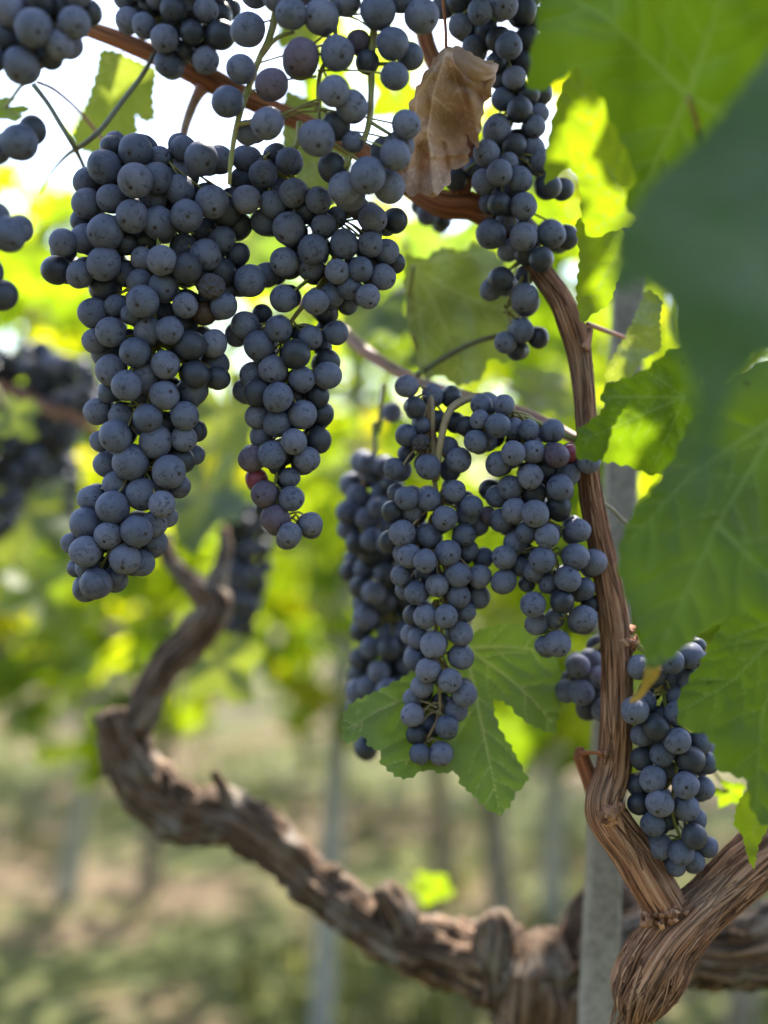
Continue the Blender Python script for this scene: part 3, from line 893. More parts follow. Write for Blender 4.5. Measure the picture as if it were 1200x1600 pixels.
B_ = [(411,273,22),(453,253,21),(432,240,15,1),(459,301,23),(498,313,20),(426,320,20,1),(383,248,20,1.5),(378,282,20,2),(413,347,21),(451,357,26),(480,330,20,1),(489,390,24),(506,353,19,1),(526,340,15,2),(538,382,22),(583,342,21),(617,345,19,1),
 (560,325,16,1.5),(578,382,19),(604,393,19),(617,411,15,1),(527,424,19),(563,421,19),(598,433,20),(575,463,18),(546,449,18,1),(444,410,23),(485,417,21,1),(443,467,21),(416,430,20,1),(493,472,20),(518,462,19,1),(510,489,18,2),(525,520,19),
 (485,528,19),(435,514,21),(383,508,21,.5),(404,540,24),(370,524,18,1),(463,553,23),(427,578,23),(395,586,20,1),(472,593,20),(512,587,21),(512,565,19,1),(401,614,21),(434,621,23),(381,611,18,1),(496,618,18,1.5),(473,648,23),(503,647,19,1),
 (401,651,18,1),(433,662,22),(408,682,18,1),(459,690,20),(498,688,20,1),(393,717,20),(425,711,21),(480,718,20),(400,748,16,1),(413,772,21),(453,746,14,1),(456,779,19),(430,810,22),(453,835,18),(486,818,17),(416,795,15,1)]
bunch('grape_bunch', B_, 0.530, 'slim tapering grape bunch beside the largest one, with reddish berries near its tip', 12, thick=0.55, fill=0.9, dark=0.05,
      kinds={(393, 717): 'grape_purple', (413, 772): 'grape_purple', (430, 810): 'grape_purple', (400, 748): 'grape_red', (560, 325): 'grape_purple'}, peduncle=[(468, 190, 12, 5), (462, 230, 14, 5)])
C_ = [(387,47,26),(376,108,22),(355,159,23),(424,132,25),(417,194,24),(386,208,18,2),(455,22,23),(502,27,27),(470,90,29),(527,83,27),(590,18,27),(659,25,26),(613,68,25),(641,88,19,1),(617,119,20),(574,97,17,1.5),(522,143,24),(550,167,25),
 (525,197,21,1),(495,216,28),(551,222,15,2),(574,274,28),(607,291,25,1),(538,295,25),(520,262,22,1),(635,195,22),(618,243,23),(624,228,22,1),(560,66,17,2),(432,-6,21),(541,2,22,1),(625,-2,20,1),(398,-12,23),(480,-20,26,1),(580,-30,26),(640,-28,24,1),(520,-45,25)]
bunch('grape_bunch', C_, 0.488, 'loose grape bunch of pale berries with gaps between, in front of the dry leaf', 13, thick=0.4, fill=0.22, dark=0.0, core=0, kinds={(424, 132): 'grape_purple', (470, 90): 'grape_purple', (560, 66): 'grape_purple'},
      peduncle=[(560, -110, 20, 5), (556, -60, 10, 5)],
      branches=[[(432, 20, 4, 6), (420, 62, 0, 6), (405, 92, 0, 5), (392, 128, 2, 5), (380, 160, 4, 5), (368, 205, 4, 4.5), (361, 250, 6, 4), (358, 288, 8, 3)], [(405, 92, 0, 4), (432, 60, -2, 3.5), (460, 50, 0, 3)], [(370, 195, 2, 3.5), (400, 190, 0, 3)],
                [(585, 40, 4, 6), (581, 90, 0, 6), (580, 140, 0, 5.5), (577, 190, 0, 5), (565, 225, 2, 5), (548, 242, 2, 4), (540, 262, 0, 4)], [(580, 100, 0, 3.5), (610, 100, 0, 3)], [(578, 190, 0, 3.5), (610, 210, 0, 3)]])
D_ = [(719,41,19),(750,18,20),(787,8,23),(818,18,22,1),(780,62,20,1),(795,72,21),(826,62,19,1),(838,30,18,1.5),(818,98,19,1),(776,98,16,1),(804,122,18),(777,122,15,1.5),(812,172,20),(786,155,18,1),(824,148,18,1),(777,204,23),(836,198,16),(842,178,15,1),
 (804,227,18),(834,232,17,1),(760,240,20),(849,252,18,1),(781,270,20),(812,281,20),(757,284,20,1),(795,254,14,1),(858,292,20),(879,296,17,1),(780,318,18,1),(818,322,21),(796,322,15,1.5),(792,347,17,1),(767,366,24),(818,370,22),(862,366,22),(885,371,20,1),
 (796,391,18,1),(846,405,20),(822,396,18,1),(783,437,21),(768,452,18,1),(820,465,22),(816,517,18),(842,528,16),(790,535,17,.5),(807,548,15,1),(712,280,17,2),(740,75,18,2),(690,12,17,1.5),(715,4,18,1),(846,146,17,1.5),(760,50,18,2),(765,-14,22),(805,-22,22),(735,-20,20,1)]
bunch('grape_bunch', D_, 0.560, 'long narrow grape bunch behind the dry leaf, partly covered by the big green leaf', 14, thick=0.7, fill=1.0, dark=0.22, peduncle=[(700, -60, 10, 5), (760, -40, 10, 5)])
bunch('grape_bunch', [(668,335,18),(692,345,14,1),(655,322,14,1),(680,322,15,1.5),(706,322,15,2)], 0.63, 'few grapes peeking out under the red cane below the dry leaf', 15, thick=0.6, fill=0.3, dark=0.3, peduncle=[(690, 300, -8, 4), (682, 312, 0, 4)])
E_ = [(635,604,17),(649,637,16),(676,618,16,2),(705,620,17,2),(634,680,17),(657,692,12,1),(659,665,13,1.5),(681,657,16,2),(711,660,16,2),(616,732,17,1),(669,730,20),(717,719,20),(700,698,16,1.5),(635,779,18),(670,780,19,.5),(710,768,17),(613,799,17),(645,800,17,1),
 (695,810,20),(628,833,21),(670,838,20,1.5),(737,791,17),(730,806,18,1),(725,836,18,1.5),(610,846,17,1.5),(700,864,21),(640,869,19),(664,876,18),(630,865,16,1),(733,861,15,1.5),(746,822,16,1),(626,900,16),(650,926,18),(683,915,18),(716,898,19),(749,901,19),
 (716,931,19),(634,922,16,1),(748,932,19,1),(755,872,16,2),(665,963,19),(645,961,16,1),(697,963,18),(729,956,15,1),(720,990,19),(677,1008,21),(654,998,17,1),(641,991,14,1.5),(720,1027,19),(669,1047,20),(648,1030,17,1),(703,1063,19),(659,1073,18,1),(726,1085,20),
 (645,1091,15,1),(644,1117,18),(698,1135,18),(713,1110,18,1),(650,1147,15,1),(656,1178,16),(689,1178,18),(690,1098,15,2)]
bunch('grape_bunch', E_, 0.543, 'long tapering grape bunch under the brown forked stem, tip before the green leaf', 16, thick=0.6, fill=0.9, dark=0.08, kinds={(657, 692): 'raisin'}, stalk='brown_stalk', peduncle=[(760, 620, 14, 5), (738, 620, 8, 6), (705, 638, -10, 6.5), (693, 668, -24, 6), (686, 705, -26, 5.5), (680, 750, -10, 5)])
F_ = [(752,633,17),(787,633,16),(750,656,15),(778,665,20),(728,666,15,1),(743,690,18),(803,670,16,1),(826,672,16,1),(864,673,18),(778,725,20),(802,708,19,.5),(833,706,19,.5),(870,712,19),(892,708,13,1),(829,745,20),(797,762,19,1),(835,770,19,1),(765,765,16,2),(875,762,21),(886,740,20,1),
 (776,776,17,1.5),(803,798,19),(836,803,22),(873,792,19,1),(783,813,18,1),(822,832,16,1),(805,848,18,1),(855,838,19),(788,871,19),(787,909,19),(762,806,14,1.5),(847,875,20),(834,893,16,1),(812,886,15,2),(899,870,21),(927,879,22,.7),(903,829,19),(887,905,20),(912,920,17,1),
 (857,912,15,1.5),(833,945,20),(878,940,19),(911,966,21),(838,975,17,1),(866,968,14,2),(872,1006,21),(851,1008,15,1),(920,722,18,-.5),(922,945,15,2),(762,690,15,1.5),(850,735,16,1.5)]
bunch('grape_bunch', F_, 0.540, 'wide forked grape bunch with a red berry, left of the upright cane', 17, thick=0.55, fill=0.75, dark=0.08, core=250, kinds={(892, 708): 'grape_red', (870, 712): 'grape_purple', (762, 806): 'grape_purple'}, peduncle=[(905, 690, 20, 5), (850, 665, 14, 5), (800, 650, 6, 5), (770, 670, 0, 5)])
G0_ = [(903,1041,19),(932,1058,18),(922,1030,17,1),(893,1062,16,1.5),(885,1080,18,1),(909,1082,20),(940,1085,15,1),(918,1108,17,1),(941,1110,17,.5),(935,1010,18,1)]
bunch('grape_bunch', G0_, 0.575, 'small grape bunch at the left edge of the upright cane, before the stake', 18, thick=0.7, fill=0.4, dark=0.2, peduncle=[(960, 980, -6, 5), (948, 1000, 0, 4)])
G_ = [(998,1043,20,1),(1050,1034,19),(1080,1025,20),(1093,1032,16,1),(1046,1066,19,1.5),(1090,1009,11,1),(992,1110,22),(1025,1136,22),(1060,1115,22,1),(1058,1158,21),(1002,1149,17,1),(1032,1161,15,1.5),(1095,1160,17,1),(1106,1173,15,1.5),(1079,1187,23),(1034,1180,18,1),
 (1003,1186,18,1),(1020,1218,21),(1071,1227,21),(1104,1192,17,1.5),(1100,1232,17,1),(998,1226,18,1),(1031,1255,22),(998,1256,17,1),(1072,1262,20),(1087,1281,18,1),(1020,1287,19),(1085,1307,19),(1106,1323,16,1),(1065,1333,20),(1028,1323,22,1),(1086,1346,16,1),(1055,1352,17,1.5),(1075,1085,17,1.5),(1015,1080,17,2),(1022,1056,18,1),(1078,1062,18,1),(1100,1128,18,1),(1008,1096,17,1.5),(1060,1088,16,2)]
bunch('grape_bunch', G_, 0.538, 'grape bunch right of the upright cane, resting just above the forked arm', 19, thick=0.65, fill=0.9, dark=0.12, peduncle=[(985, 1000, 12, 5), (1020, 1030, 10, 5), (1027, 1080, -16, 4)])
I_ = [(200,32,20),(225,40,18,1),(257,60,21),(263,100,22),(300,51,18,.5),(322,94,21),(345,55,24,.5),(290,79,15,1.5),(235,10,18,1),(270,14,20),(296,8,18,1),(322,16,19,.5),(342,22,20,1),(358,14,17,1),(246,-4,17,1),(196,-2,17,1),(316,60,17,1.5),(280,40,16,1.5),(215,-20,20),(260,-24,20),(300,-25,20),(340,-18,20)]
bunch('grape_bunch', I_, 0.570, 'dark grape bunch over the reddish cane at the top edge, above the largest bunch', 20, thick=0.7, fill=0.8, dark=0.4, peduncle=[(300, -90, 0, 5), (290, -50, 0, 5)])
J_ = [(33,102,29),(53,44,29),(17,17,28),(116,36,24),(93,71,21,.5),(79,90,18,1),(55,88,18,2),(100,14,23,.5),(140,20,18,1),(62,2,23,1),(6,62,21,1),(-20,90,24),(-15,45,25,1),(120,-12,22),(30,-25,26),(80,-30,24)]
bunch('grape_bunch', J_, 0.455, 'grape bunch in the top left corner, its berries cut by the photo edge', 21, thick=0.6, fill=0.6, dark=0.25, core=150, peduncle=[(60, -100, 0, 5), (50, -50, 0, 5)])
K_ = [(31,223,29),(51,204,21,1),(-6,236,20,1),(12,366,27),(30,358,20,1),(-8,340,22,1),(4,462,23),(-30,290,28),(-45,330,27),(-40,400,27),(-38,450,25),(-60,240,26),(-25,500,22),(-70,370,26),(-25,270,22,1),(-18,425,22,1)]
bunch('grape_bunch', K_, 0.465, 'grape bunch hanging at the photo edge left of the largest bunch, only few berries visible', 22, thick=0.6, fill=0.15, dark=0.15, core=0, peduncle=[(-40, 120, 0, 5), (-40, 180, 0, 4)])


q = MB()
px_tube(q, [(-60, 590, 1.03, 9), (20, 610, 1.02, 9), (75, 640, 1.0, 9), (120, 655, 1.0, 8), (165, 690, 1.02, 7)], step=.006, sides=12, seed=3)
tag(q.build('vine_shoot', M['cane']), 'blurred reddish cane running through the far bunch at the left edge', 'vine shoot')


def pack(xy_env, rpx, seed, den=1.0):
    """berries thrown into an outline given as (y, xleft, xright)"""
    r = random.Random(seed)
    out = []
    y0, y1 = xy_env[0][0], xy_env[-1][0]
    for _ in range(4000):
        y = r.uniform(y0, y1)
        for (ya, la, ra), (yb, lb, rb) in zip(xy_env, xy_env[1:]):
            if ya <= y <= yb:
                e = (y - ya) / (yb - ya)
                lo, hi = la + (lb - la) * e, ra + (rb - ra) * e
        x = r.uniform(lo, hi)
        rr = rpx * r.uniform(.85, 1.12)
        if all((x - a) ** 2 + (y - b) ** 2 > (1.15 / den * rpx) ** 2 for a, b, *_z in out):
            out.append((x, y, rr, r.choice((0, 0, 1, 1.5))))
    return out


bunch('grape_bunch', pack([(715, 565, 590), (760, 545, 630), (830, 532, 655), (900, 548, 668), (1000, 562, 668), (1080, 556, 660), (1130, 560, 625), (1175, 566, 590)], 18, 1) + [(613, 644, 15), (575, 725, 17)], 0.655,
      'blurred grape bunch half behind the long tapering one, above the leaf', 23, thick=0.8, fill=0.8, dark=0.25, peduncle=[(600, 600, 0, 5), (590, 680, 0, 4)])
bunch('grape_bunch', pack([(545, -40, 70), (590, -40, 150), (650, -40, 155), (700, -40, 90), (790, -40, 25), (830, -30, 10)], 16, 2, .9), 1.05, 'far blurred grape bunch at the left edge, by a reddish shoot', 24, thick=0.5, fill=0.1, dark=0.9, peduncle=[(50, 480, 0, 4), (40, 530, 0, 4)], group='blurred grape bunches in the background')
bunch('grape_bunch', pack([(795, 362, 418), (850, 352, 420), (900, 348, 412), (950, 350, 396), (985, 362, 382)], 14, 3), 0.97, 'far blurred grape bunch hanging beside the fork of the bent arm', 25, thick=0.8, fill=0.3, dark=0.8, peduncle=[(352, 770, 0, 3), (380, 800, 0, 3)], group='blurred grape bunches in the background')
bunch('grape_bunch', pack([(690, 60, 110), (740, 65, 120), (800, 70, 115), (850, 80, 100)], 11, 4), 1.25, 'faint far grape bunch behind the tip of the largest bunch', 26, thick=0.8, fill=0.2, dark=0.5, peduncle=[(90, 640, 0, 3), (88, 675, 0, 3)], group='blurred grape bunches in the background')

# ------------------------------------------------------------------ single leaves
def in_poly(x, y, poly):
    c = False
    j = len(poly) - 1
    for i in range(len(poly)):
        if (poly[i][1] > y) != (poly[j][1] > y) and x < (poly[j][0] - poly[i][0]) * (y - poly[i][1]) / (poly[j][1] - poly[i][1] + 1e-9) + poly[i][0]:
            c = not c
        j = i
    return c


def serrate(poly, tooth, amp, r, smooth=.55):
    out = []
    n = len(poly)
    area = sum(poly[i][0] * poly[(i + 1) % n][1] - poly[(i + 1) % n][0] * poly[i][1] for i in range(n))
    sg = 1 if area > 0 else -1
    for i in range(n):
        p0, p1, p2, p3 = [np.array(poly[(i + k) % n], float) for k in (-1, 0, 1, 2)]
        ln = np.linalg.norm(p2 - p1)
        m = max(2, int(ln / (tooth / 4)))
        for k in range(m):
            t = k / m
            lin = p1 + (p2 - p1) * t
            cr = 0.5 * ((2 * p1) + (-p0 + p2) * t + (2 * p0 - 5 * p1 + 4 * p2 - p3) * t * t + (-p0 + 3 * p1 - 3 * p2 + p3) * t ** 3)
            out.append(lin * (1 - smooth) + cr * smooth)
    n = len(out)
    res = []
    ph = 0.0
    per = tooth * r.uniform(.8, 1.2)
    for i in range(n):
        a, b = out[i - 1], out[(i + 1) % n]
        d = b - a
        nm = np.array((d[1], -d[0])) * sg
        nm = nm / (np.linalg.norm(nm) + 1e-9)
        ph += np.linalg.norm(out[i] - a) / per
        if ph >= 1: ph -= 1; per = tooth * r.uniform(.7, 1.4)
        saw = (ph / 0.7 if ph < 0.7 else (1 - ph) / 0.3) - 0.5
        res.append(tuple(out[i] + nm * saw * amp))
    return res


def leaf(name, poly, d0, veins, m, label, tilt=(0, 0), amp=0.004, tooth=22, tamp=6, spacing=7.0, seed=0, pucker=0.0012, vein_w=3.2, petiole=None, holes=(), curl=0.0, cat='leaf', group='vine leaves', parent=None, pet_mat='stalk', crinkle=0.0, side_veins=True, flip=False, noise_f=None, smooth=.55, creases=()):
    """one leaf: outline of its blade (photo px), its own distance d0, slope `tilt` (metres per 100 px), waviness, veins ((x,y),(x,y)...)"""
    r = random.Random(seed + 100)
    edge = serrate(poly, tooth, tamp, r, smooth)
    xs = [p[0] for p in edge]; ys = [p[1] for p in edge]
    cx, cy = sum(xs) / len(xs), sum(ys) / len(ys)
    span = max(max(xs) - min(xs), max(ys) - min(ys))
    pts = [Vector(p) for p in edge]
    edges = [(i, (i + 1) % len(edge)) for i in range(len(edge))]
    E = np.array(edge)
    hl = []
    for hx, hy, hr in holes:
        b = len(pts)
        n = 14
        ring = [(hx + hr * (1 + .25 * r.uniform(-1, 1)) * math.cos(t * 6.283 / n) * .7, hy + hr * (1 + .25 * r.uniform(-1, 1)) * math.sin(t * 6.283 / n)) for t in range(n)]
        pts += [Vector(p) for p in ring]; edges += [(b + i, b + (i + 1) % n) for i in range(n)]
        hl.append(ring)
    y = min(ys); row = 0
    while y < max(ys):
        x = min(xs) + (row % 2) * spacing / 2
        while x < max(xs):
            if in_poly(x, y, edge) and ((E[:, 0] - x) ** 2 + (E[:, 1] - y) ** 2).min() > (spacing * .55) ** 2 and not any((x - h[0]) ** 2 + (y - h[1]) ** 2 < (h[2] * 1.25) ** 2 for h in holes):
                pts.append(Vector((x + r.uniform(-.1, .1) * spacing, y + r.uniform(-.1, .1) * spacing)))
            x += spacing
        y += spacing * .866; row += 1
    v2, e2, f2, *_ = geometry.delaunay_2d_cdt(pts, edges, [], 1, 1e-4)
    V = np.array([(v.x, v.y) for v in v2])
    f2 = [f for f in f2 if not any(in_poly(*V[list(f)].mean(0), h) for h in hl)]
    # veins: mains plus side veins
    segs = []
    for line in veins:
        n = len(line)
        tot = sum(math.dist(line[i], line[i + 1]) for i in range(n - 1))
        acc = 0
        for i in range(n - 1):
            a, b = np.array(line[i], float), np.array(line[i + 1], float)
            L = math.dist(line[i], line[i + 1])
            segs.append((a, b, vein_w * (1 - .75 * acc / tot), vein_w * (1 - .75 * (acc + L) / tot), 1.0))
            if side_veins:
                u = (b - a) / L
                t = span * 0.10
                k = 0
                while t < L:
                    for sgn in (1, -1):
                        ang = sgn * math.radians(r.uniform(40, 58))
                        w = np.array((u[0] * math.cos(ang) - u[1] * math.sin(ang), u[0] * math.sin(ang) + u[1] * math.cos(ang)))
                        p = a + u * (t + sgn * span * .018)
                        ln = span * .26 * (1 - .6 * (acc + t) / tot) * r.uniform(.8, 1.2)
                        w2 = w * .86 + u * .35
                        mid = p + w * ln * .5
                        segs.append((p, mid, vein_w * .42, vein_w * .34, .75)); segs.append((mid, mid + w2 * ln * .5, vein_w * .34, vein_w * .2, .6))
                    t += span * r.uniform(.10, .14)
            acc += L
    vein = np.zeros(len(V)); dist = np.full(len(V), 1e9)
    for a, b, w0, w1, s in segs:
        ab = b - a
        t = np.clip(((V - a) @ ab) / (ab @ ab), 0, 1)
        dd = np.linalg.norm(V - (a + t[:, None] * ab), axis=1)
        w = w0 + (w1 - w0) * t
        vein = np.maximum(vein, s * np.clip(1.35 - dd / w, 0, 1))
        dist = np.minimum(dist, dd)
    vs, vec = [], []
    sx = 1.0 / max(span, 1)
    nf = noise_f or 2.2
    for i, (x, y) in enumerate(V):
        u, v = (x - cx) * sx, (y - cy) * sx
        d = d0 + tilt[0] * (x - cx) / 100 + tilt[1] * (y - cy) / 100
        d += amp * 2 * noise.noise(Vector((u * nf + seed * 3.3, v * nf, seed))) + amp * .5 * noise.noise(Vector((u * nf * 3, v * nf * 3, seed + 4)))
        d += curl * (u * u + v * v) * 4
        d -= pucker * min(dist[i] / 14.0, 1.0) ** .6
        for line, ch, cw in creases:
            dm = 1e9
            for a, b in zip(line, line[1:]):
                abx, aby = b[0] - a[0], b[1] - a[1]
                t = max(0, min(1, ((x - a[0]) * abx + (y - a[1]) * aby) / (abx * abx + aby * aby)))
                dm = min(dm, math.hypot(x - a[0] - t * abx, y - a[1] - t * aby))
            d -= ch * math.exp(-dm / cw)
        if crinkle:
            d += crinkle * abs(noise.noise(Vector((u * 6, v * 5, seed + 9)))) + crinkle * .5 * noise.noise(Vector((u * 14, v * 12, seed + 2)))
        vs.append(P(x, y, d)); vec.append((u, v, .5))
    b = MB()
    b.add(vs, f2, vec, list(vein))
    org = P(*(petiole[0][:2] if petiole else (cx, cy)), d0)
    if parent is None:
        root = empty(name, org)
        tag(root, label, cat, group)
    else:
        root = parent
    b.build('blade' if parent is None else name, m, root)
    if petiole:
        q = MB()
        px_tube(q, petiole, step=0.003, sides=10, seed=seed)
        q.build('petiole', M[pet_mat], root)
    return root


# big blurred leaves at the right, close to the camera
leaf('vine_leaf', [(852, -60), (840, 30), (828, 95), (824, 140), (845, 142), (872, 128), (903, 106), (936, 148), (962, 205), (992, 268), (975, 318), (1010, 352), (1100, 320), (1240, 230), (1240, -60)], 0.405,
     [((1075, 150), (1125, 0), (1140, -60)), ((1075, 150), (950, 30), (860, -20)), ((1075, 150), (1000, 300)), ((1075, 150), (1200, 220))], M['leaf_near'],
     'big blurred mid green leaf in the top right corner with pale veins meeting', tilt=(-.012, .01), tooth=40, tamp=7, spacing=5, seed=1, amp=.006, vein_w=7, petiole=[(1075, 150, .405, 5), (1110, 240, .42, 5), (1180, 330, .44, 5)])
leaf('vine_leaf', [(1240, 60), (1180, 110), (1100, 212), (1020, 283), (985, 330), (957, 368), (962, 400), (950, 452), (975, 458), (1002, 442), (1030, 468), (1042, 485), (1040, 535), (1060, 558), (1076, 592), (1088, 640), (1085, 700), (1092, 760), (1100, 795), (1112, 745), (1120, 680), (1150, 605), (1190, 562), (1240, 530)], 0.290,
     [((1225, 250), (1150, 480), (1102, 770)), ((1225, 250), (1080, 330), (970, 430)), ((1225, 250), (1120, 220))], M['leaf_blue'],
     'dark bluish green leaf with a long pointed tip, overlapping the other right leaves', tilt=(.004, -.010), tooth=46, tamp=6, spacing=6, seed=2, amp=.005, vein_w=6, pucker=.0006)
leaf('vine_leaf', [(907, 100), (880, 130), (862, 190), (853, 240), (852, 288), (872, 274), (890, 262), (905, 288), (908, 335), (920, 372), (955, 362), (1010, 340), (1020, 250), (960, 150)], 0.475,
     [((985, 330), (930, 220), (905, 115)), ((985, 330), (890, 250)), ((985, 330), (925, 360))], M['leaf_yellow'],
     'bright yellow green leaf added as the sunlit patch of the top corner leaf', tilt=(.002, .012), tooth=26, tamp=5, spacing=7, seed=3, amp=.002, vein_w=2.5)  # added leaf, stands in for a sun fleck on the corner leaf
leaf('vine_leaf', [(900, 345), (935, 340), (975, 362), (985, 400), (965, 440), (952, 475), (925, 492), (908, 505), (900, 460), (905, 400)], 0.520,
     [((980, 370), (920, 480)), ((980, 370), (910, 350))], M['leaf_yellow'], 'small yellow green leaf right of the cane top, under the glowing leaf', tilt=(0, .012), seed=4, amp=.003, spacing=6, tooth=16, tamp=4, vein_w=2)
leaf('vine_leaf', [(1080, 545), (1045, 548), (1012, 575), (985, 588), (948, 600), (938, 618), (944, 638), (925, 655), (903, 672), (898, 700), (906, 718), (950, 722), (985, 730), (1020, 742), (1050, 735), (1100, 640)], 0.475,
     [((1070, 620), (1000, 650), (908, 690)), ((1070, 620), (1010, 580)), ((1070, 620), (1020, 735)), ((1070, 620), (950, 620))], M['leaf_near'],
     'green leaf with a sunlit yellow band crossing before the upright cane', tilt=(.002, .010), tooth=24, tamp=6, spacing=4.5, seed=5, amp=.005, vein_w=3)
leaf('vine_leaf', [(1240, 560), (1100, 625), (1052, 715), (1018, 765), (988, 800), (968, 850), (966, 890), (980, 940), (995, 985), (1006, 1030), (1018, 1048), (1040, 1036), (1075, 1008), (1100, 986), (1140, 966), (1240, 905)], 0.430,
     [((1230, 640), (1120, 820), (1022, 1035)), ((1230, 640), (1080, 740), (980, 850)), ((1120, 820), (1200, 900))], M['leaf_near'],
     'broad green leaf at the right edge with a curled orange tip over the grapes', tilt=(-.004, -.010), tooth=34, tamp=6, spacing=5, seed=6, amp=.006, vein_w=5)
root5 = [o for o in COL.objects if o.name.startswith('vine_leaf') and o.get('label', '').startswith('broad green leaf at the right edge')][0]
leaf('leaf_tip', [(1010, 1032), (1034, 1036), (1028, 1058), (1014, 1075), (1002, 1092), (986, 1099), (984, 1093), (998, 1078), (1006, 1056)], 0.440, [((1020, 1036), (990, 1096))], M['tip'], None, seed=7, amp=.0015, spacing=4, tooth=12, tamp=1, parent=root5, side_veins=False, tilt=(0, .03))
root5.children[-1]['label'] = 'curled orange leaf tip'
leaf('vine_leaf', [(1240, 890), (1135, 968), (1092, 1038), (1060, 1088), (1062, 1135), (1098, 1147), (1114, 1165), (1118, 1200), (1145, 1212), (1168, 1222), (1172, 1260), (1192, 1290), (1240, 1280)], 0.465,
     [((1240, 960), (1150, 1060), (1066, 1110)), ((1240, 960), (1190, 1120), (1180, 1270)), ((1240, 960), (1130, 1000))], M['leaf_near'],
     'green leaf at the right edge covering the side of the lower grape bunch', tilt=(-.004, -.008), tooth=26, tamp=6, spacing=4.5, seed=8, amp=.005, vein_w=3.5)
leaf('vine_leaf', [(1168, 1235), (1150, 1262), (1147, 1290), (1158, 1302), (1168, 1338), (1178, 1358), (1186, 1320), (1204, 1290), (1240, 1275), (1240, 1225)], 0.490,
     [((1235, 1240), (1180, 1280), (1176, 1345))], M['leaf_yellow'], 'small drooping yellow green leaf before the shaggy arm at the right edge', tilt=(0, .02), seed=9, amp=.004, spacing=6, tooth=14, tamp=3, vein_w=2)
leaf('vine_leaf', [(1012, 452), (1036, 470), (1032, 500), (1034, 545), (1004, 562), (986, 592), (950, 598), (945, 582), (964, 545), (986, 505)], 0.575,
     [((975, 527), (1014, 470)), ((975, 527), (1030, 520)), ((975, 527), (1005, 560)), ((975, 527), (955, 590))], M['leaf'],
     'folded grey green leaf on a pink stalk in front of the stake', tilt=(.012, .004), seed=10, amp=.006, spacing=4.5, tooth=12, tamp=4, vein_w=2.2, petiole=[(975, 527, .566, 3.4), (950, 518, .556, 3.6), (918, 506, .546, 4)], pet_mat='pink_stalk')
# leaves among the bunches
leaf('vine_leaf', [(157, 80), (178, 78), (215, 95), (244, 108), (240, 150), (243, 186), (226, 191), (212, 181), (216, 202), (206, 226), (186, 240), (150, 243), (122, 232), (112, 214), (135, 160), (150, 112)], 0.640,
     [((166, 84), (200, 140), (234, 178)), ((166, 84), (180, 160), (188, 232)), ((166, 84), (148, 150), (122, 218)), ((166, 84), (236, 118))], M['leaf'],
     'light green serrated leaf against the white sky above the largest bunch', tilt=(0, .02), seed=11, amp=.004, spacing=4.5, tooth=14, tamp=5, vein_w=1.8)
leaf('vine_leaf', [(446, 142), (470, 150), (520, 172), (546, 198), (550, 260), (530, 312), (502, 325), (470, 295), (448, 252), (440, 208)], 0.620,
     [((444, 190), (500, 270), (520, 318)), ((444, 190), (480, 160)), ((444, 190), (540, 230)), ((444, 190), (460, 270))], M['leaf'],
     'green leaf seen through the gap of the loose pale bunch', tilt=(0, -.03), seed=12, amp=.004, spacing=5, tooth=14, tamp=4, vein_w=1.8)
leaf('vine_leaf', [(634, 398), (662, 404), (690, 386), (724, 392), (742, 378), (772, 392), (790, 412), (784, 436), (812, 452), (828, 492), (806, 512), (818, 548), (790, 566), (764, 560), (752, 592), (716, 604), (690, 586), (664, 592), (650, 566), (652, 530), (636, 506), (642, 478), (630, 448)], 0.625,
     [((646, 416), (700, 450), (760, 478), (824, 494)), ((646, 416), (656, 500), (668, 586)), ((646, 416), (710, 400), (770, 396)), ((646, 416), (690, 500), (726, 600))], M['leaf'],
     'broad dark green leaf behind, left of the long narrow bunch', tilt=(.012, -.016), seed=13, amp=.014, spacing=5, tooth=18, tamp=5, vein_w=4.5, noise_f=1.4, petiole=[(646, 416, .62, 4), (640, 470, .635, 4), (650, 540, .64, 4.5), (690, 585, .64, 4.5)])
q = MB()
px_tube(q, [(650, 588, .61, 4.5), (700, 556, .605, 4.5), (745, 534, .60, 4.2), (790, 522, .60, 4)], step=.003, sides=10)
tag(q.build('leaf_stalk', M['tendril']), 'greenish leaf stalk crossing before the broad dark green leaf', 'leaf stalk')
leaf('vine_leaf', [(745, 985), (790, 974), (840, 984), (866, 1015), (874, 1045), (879, 1085), (872, 1120), (866, 1146), (836, 1136), (811, 1121), (795, 1102), (775, 1092), (770, 1105), (782, 1140), (801, 1170), (816, 1200), (826, 1220), (806, 1240), (796, 1262), (779, 1274),
                   (758, 1262), (736, 1240), (720, 1226), (712, 1206), (690, 1209), (664, 1203), (641, 1216), (625, 1216), (609, 1206), (593, 1190), (596, 1176), (576, 1166), (568, 1150), (555, 1158), (539, 1161), (533, 1130), (546, 1100), (600, 1074), (643, 1050), (690, 1020), (728, 1000)], 0.562,
     [((728, 1012), (660, 1080), (590, 1110), (541, 1140)), ((728, 1012), (748, 1110), (765, 1190), (780, 1262)), ((728, 1012), (790, 1055), (830, 1090), (864, 1130)), ((728, 1012), (790, 1010), (860, 1018)), ((728, 1012), (680, 1110), (632, 1200))], M['leaf_fresh'],
     'light green lobed leaf behind the tip of the long tapering bunch', tilt=(.008, -.010), seed=14, amp=.006, spacing=3.4, tooth=17, tamp=5, vein_w=3.4, pucker=.0016, petiole=[(728, 1012, .57, 4), (735, 960, .585, 4), (742, 900, .60, 4)])
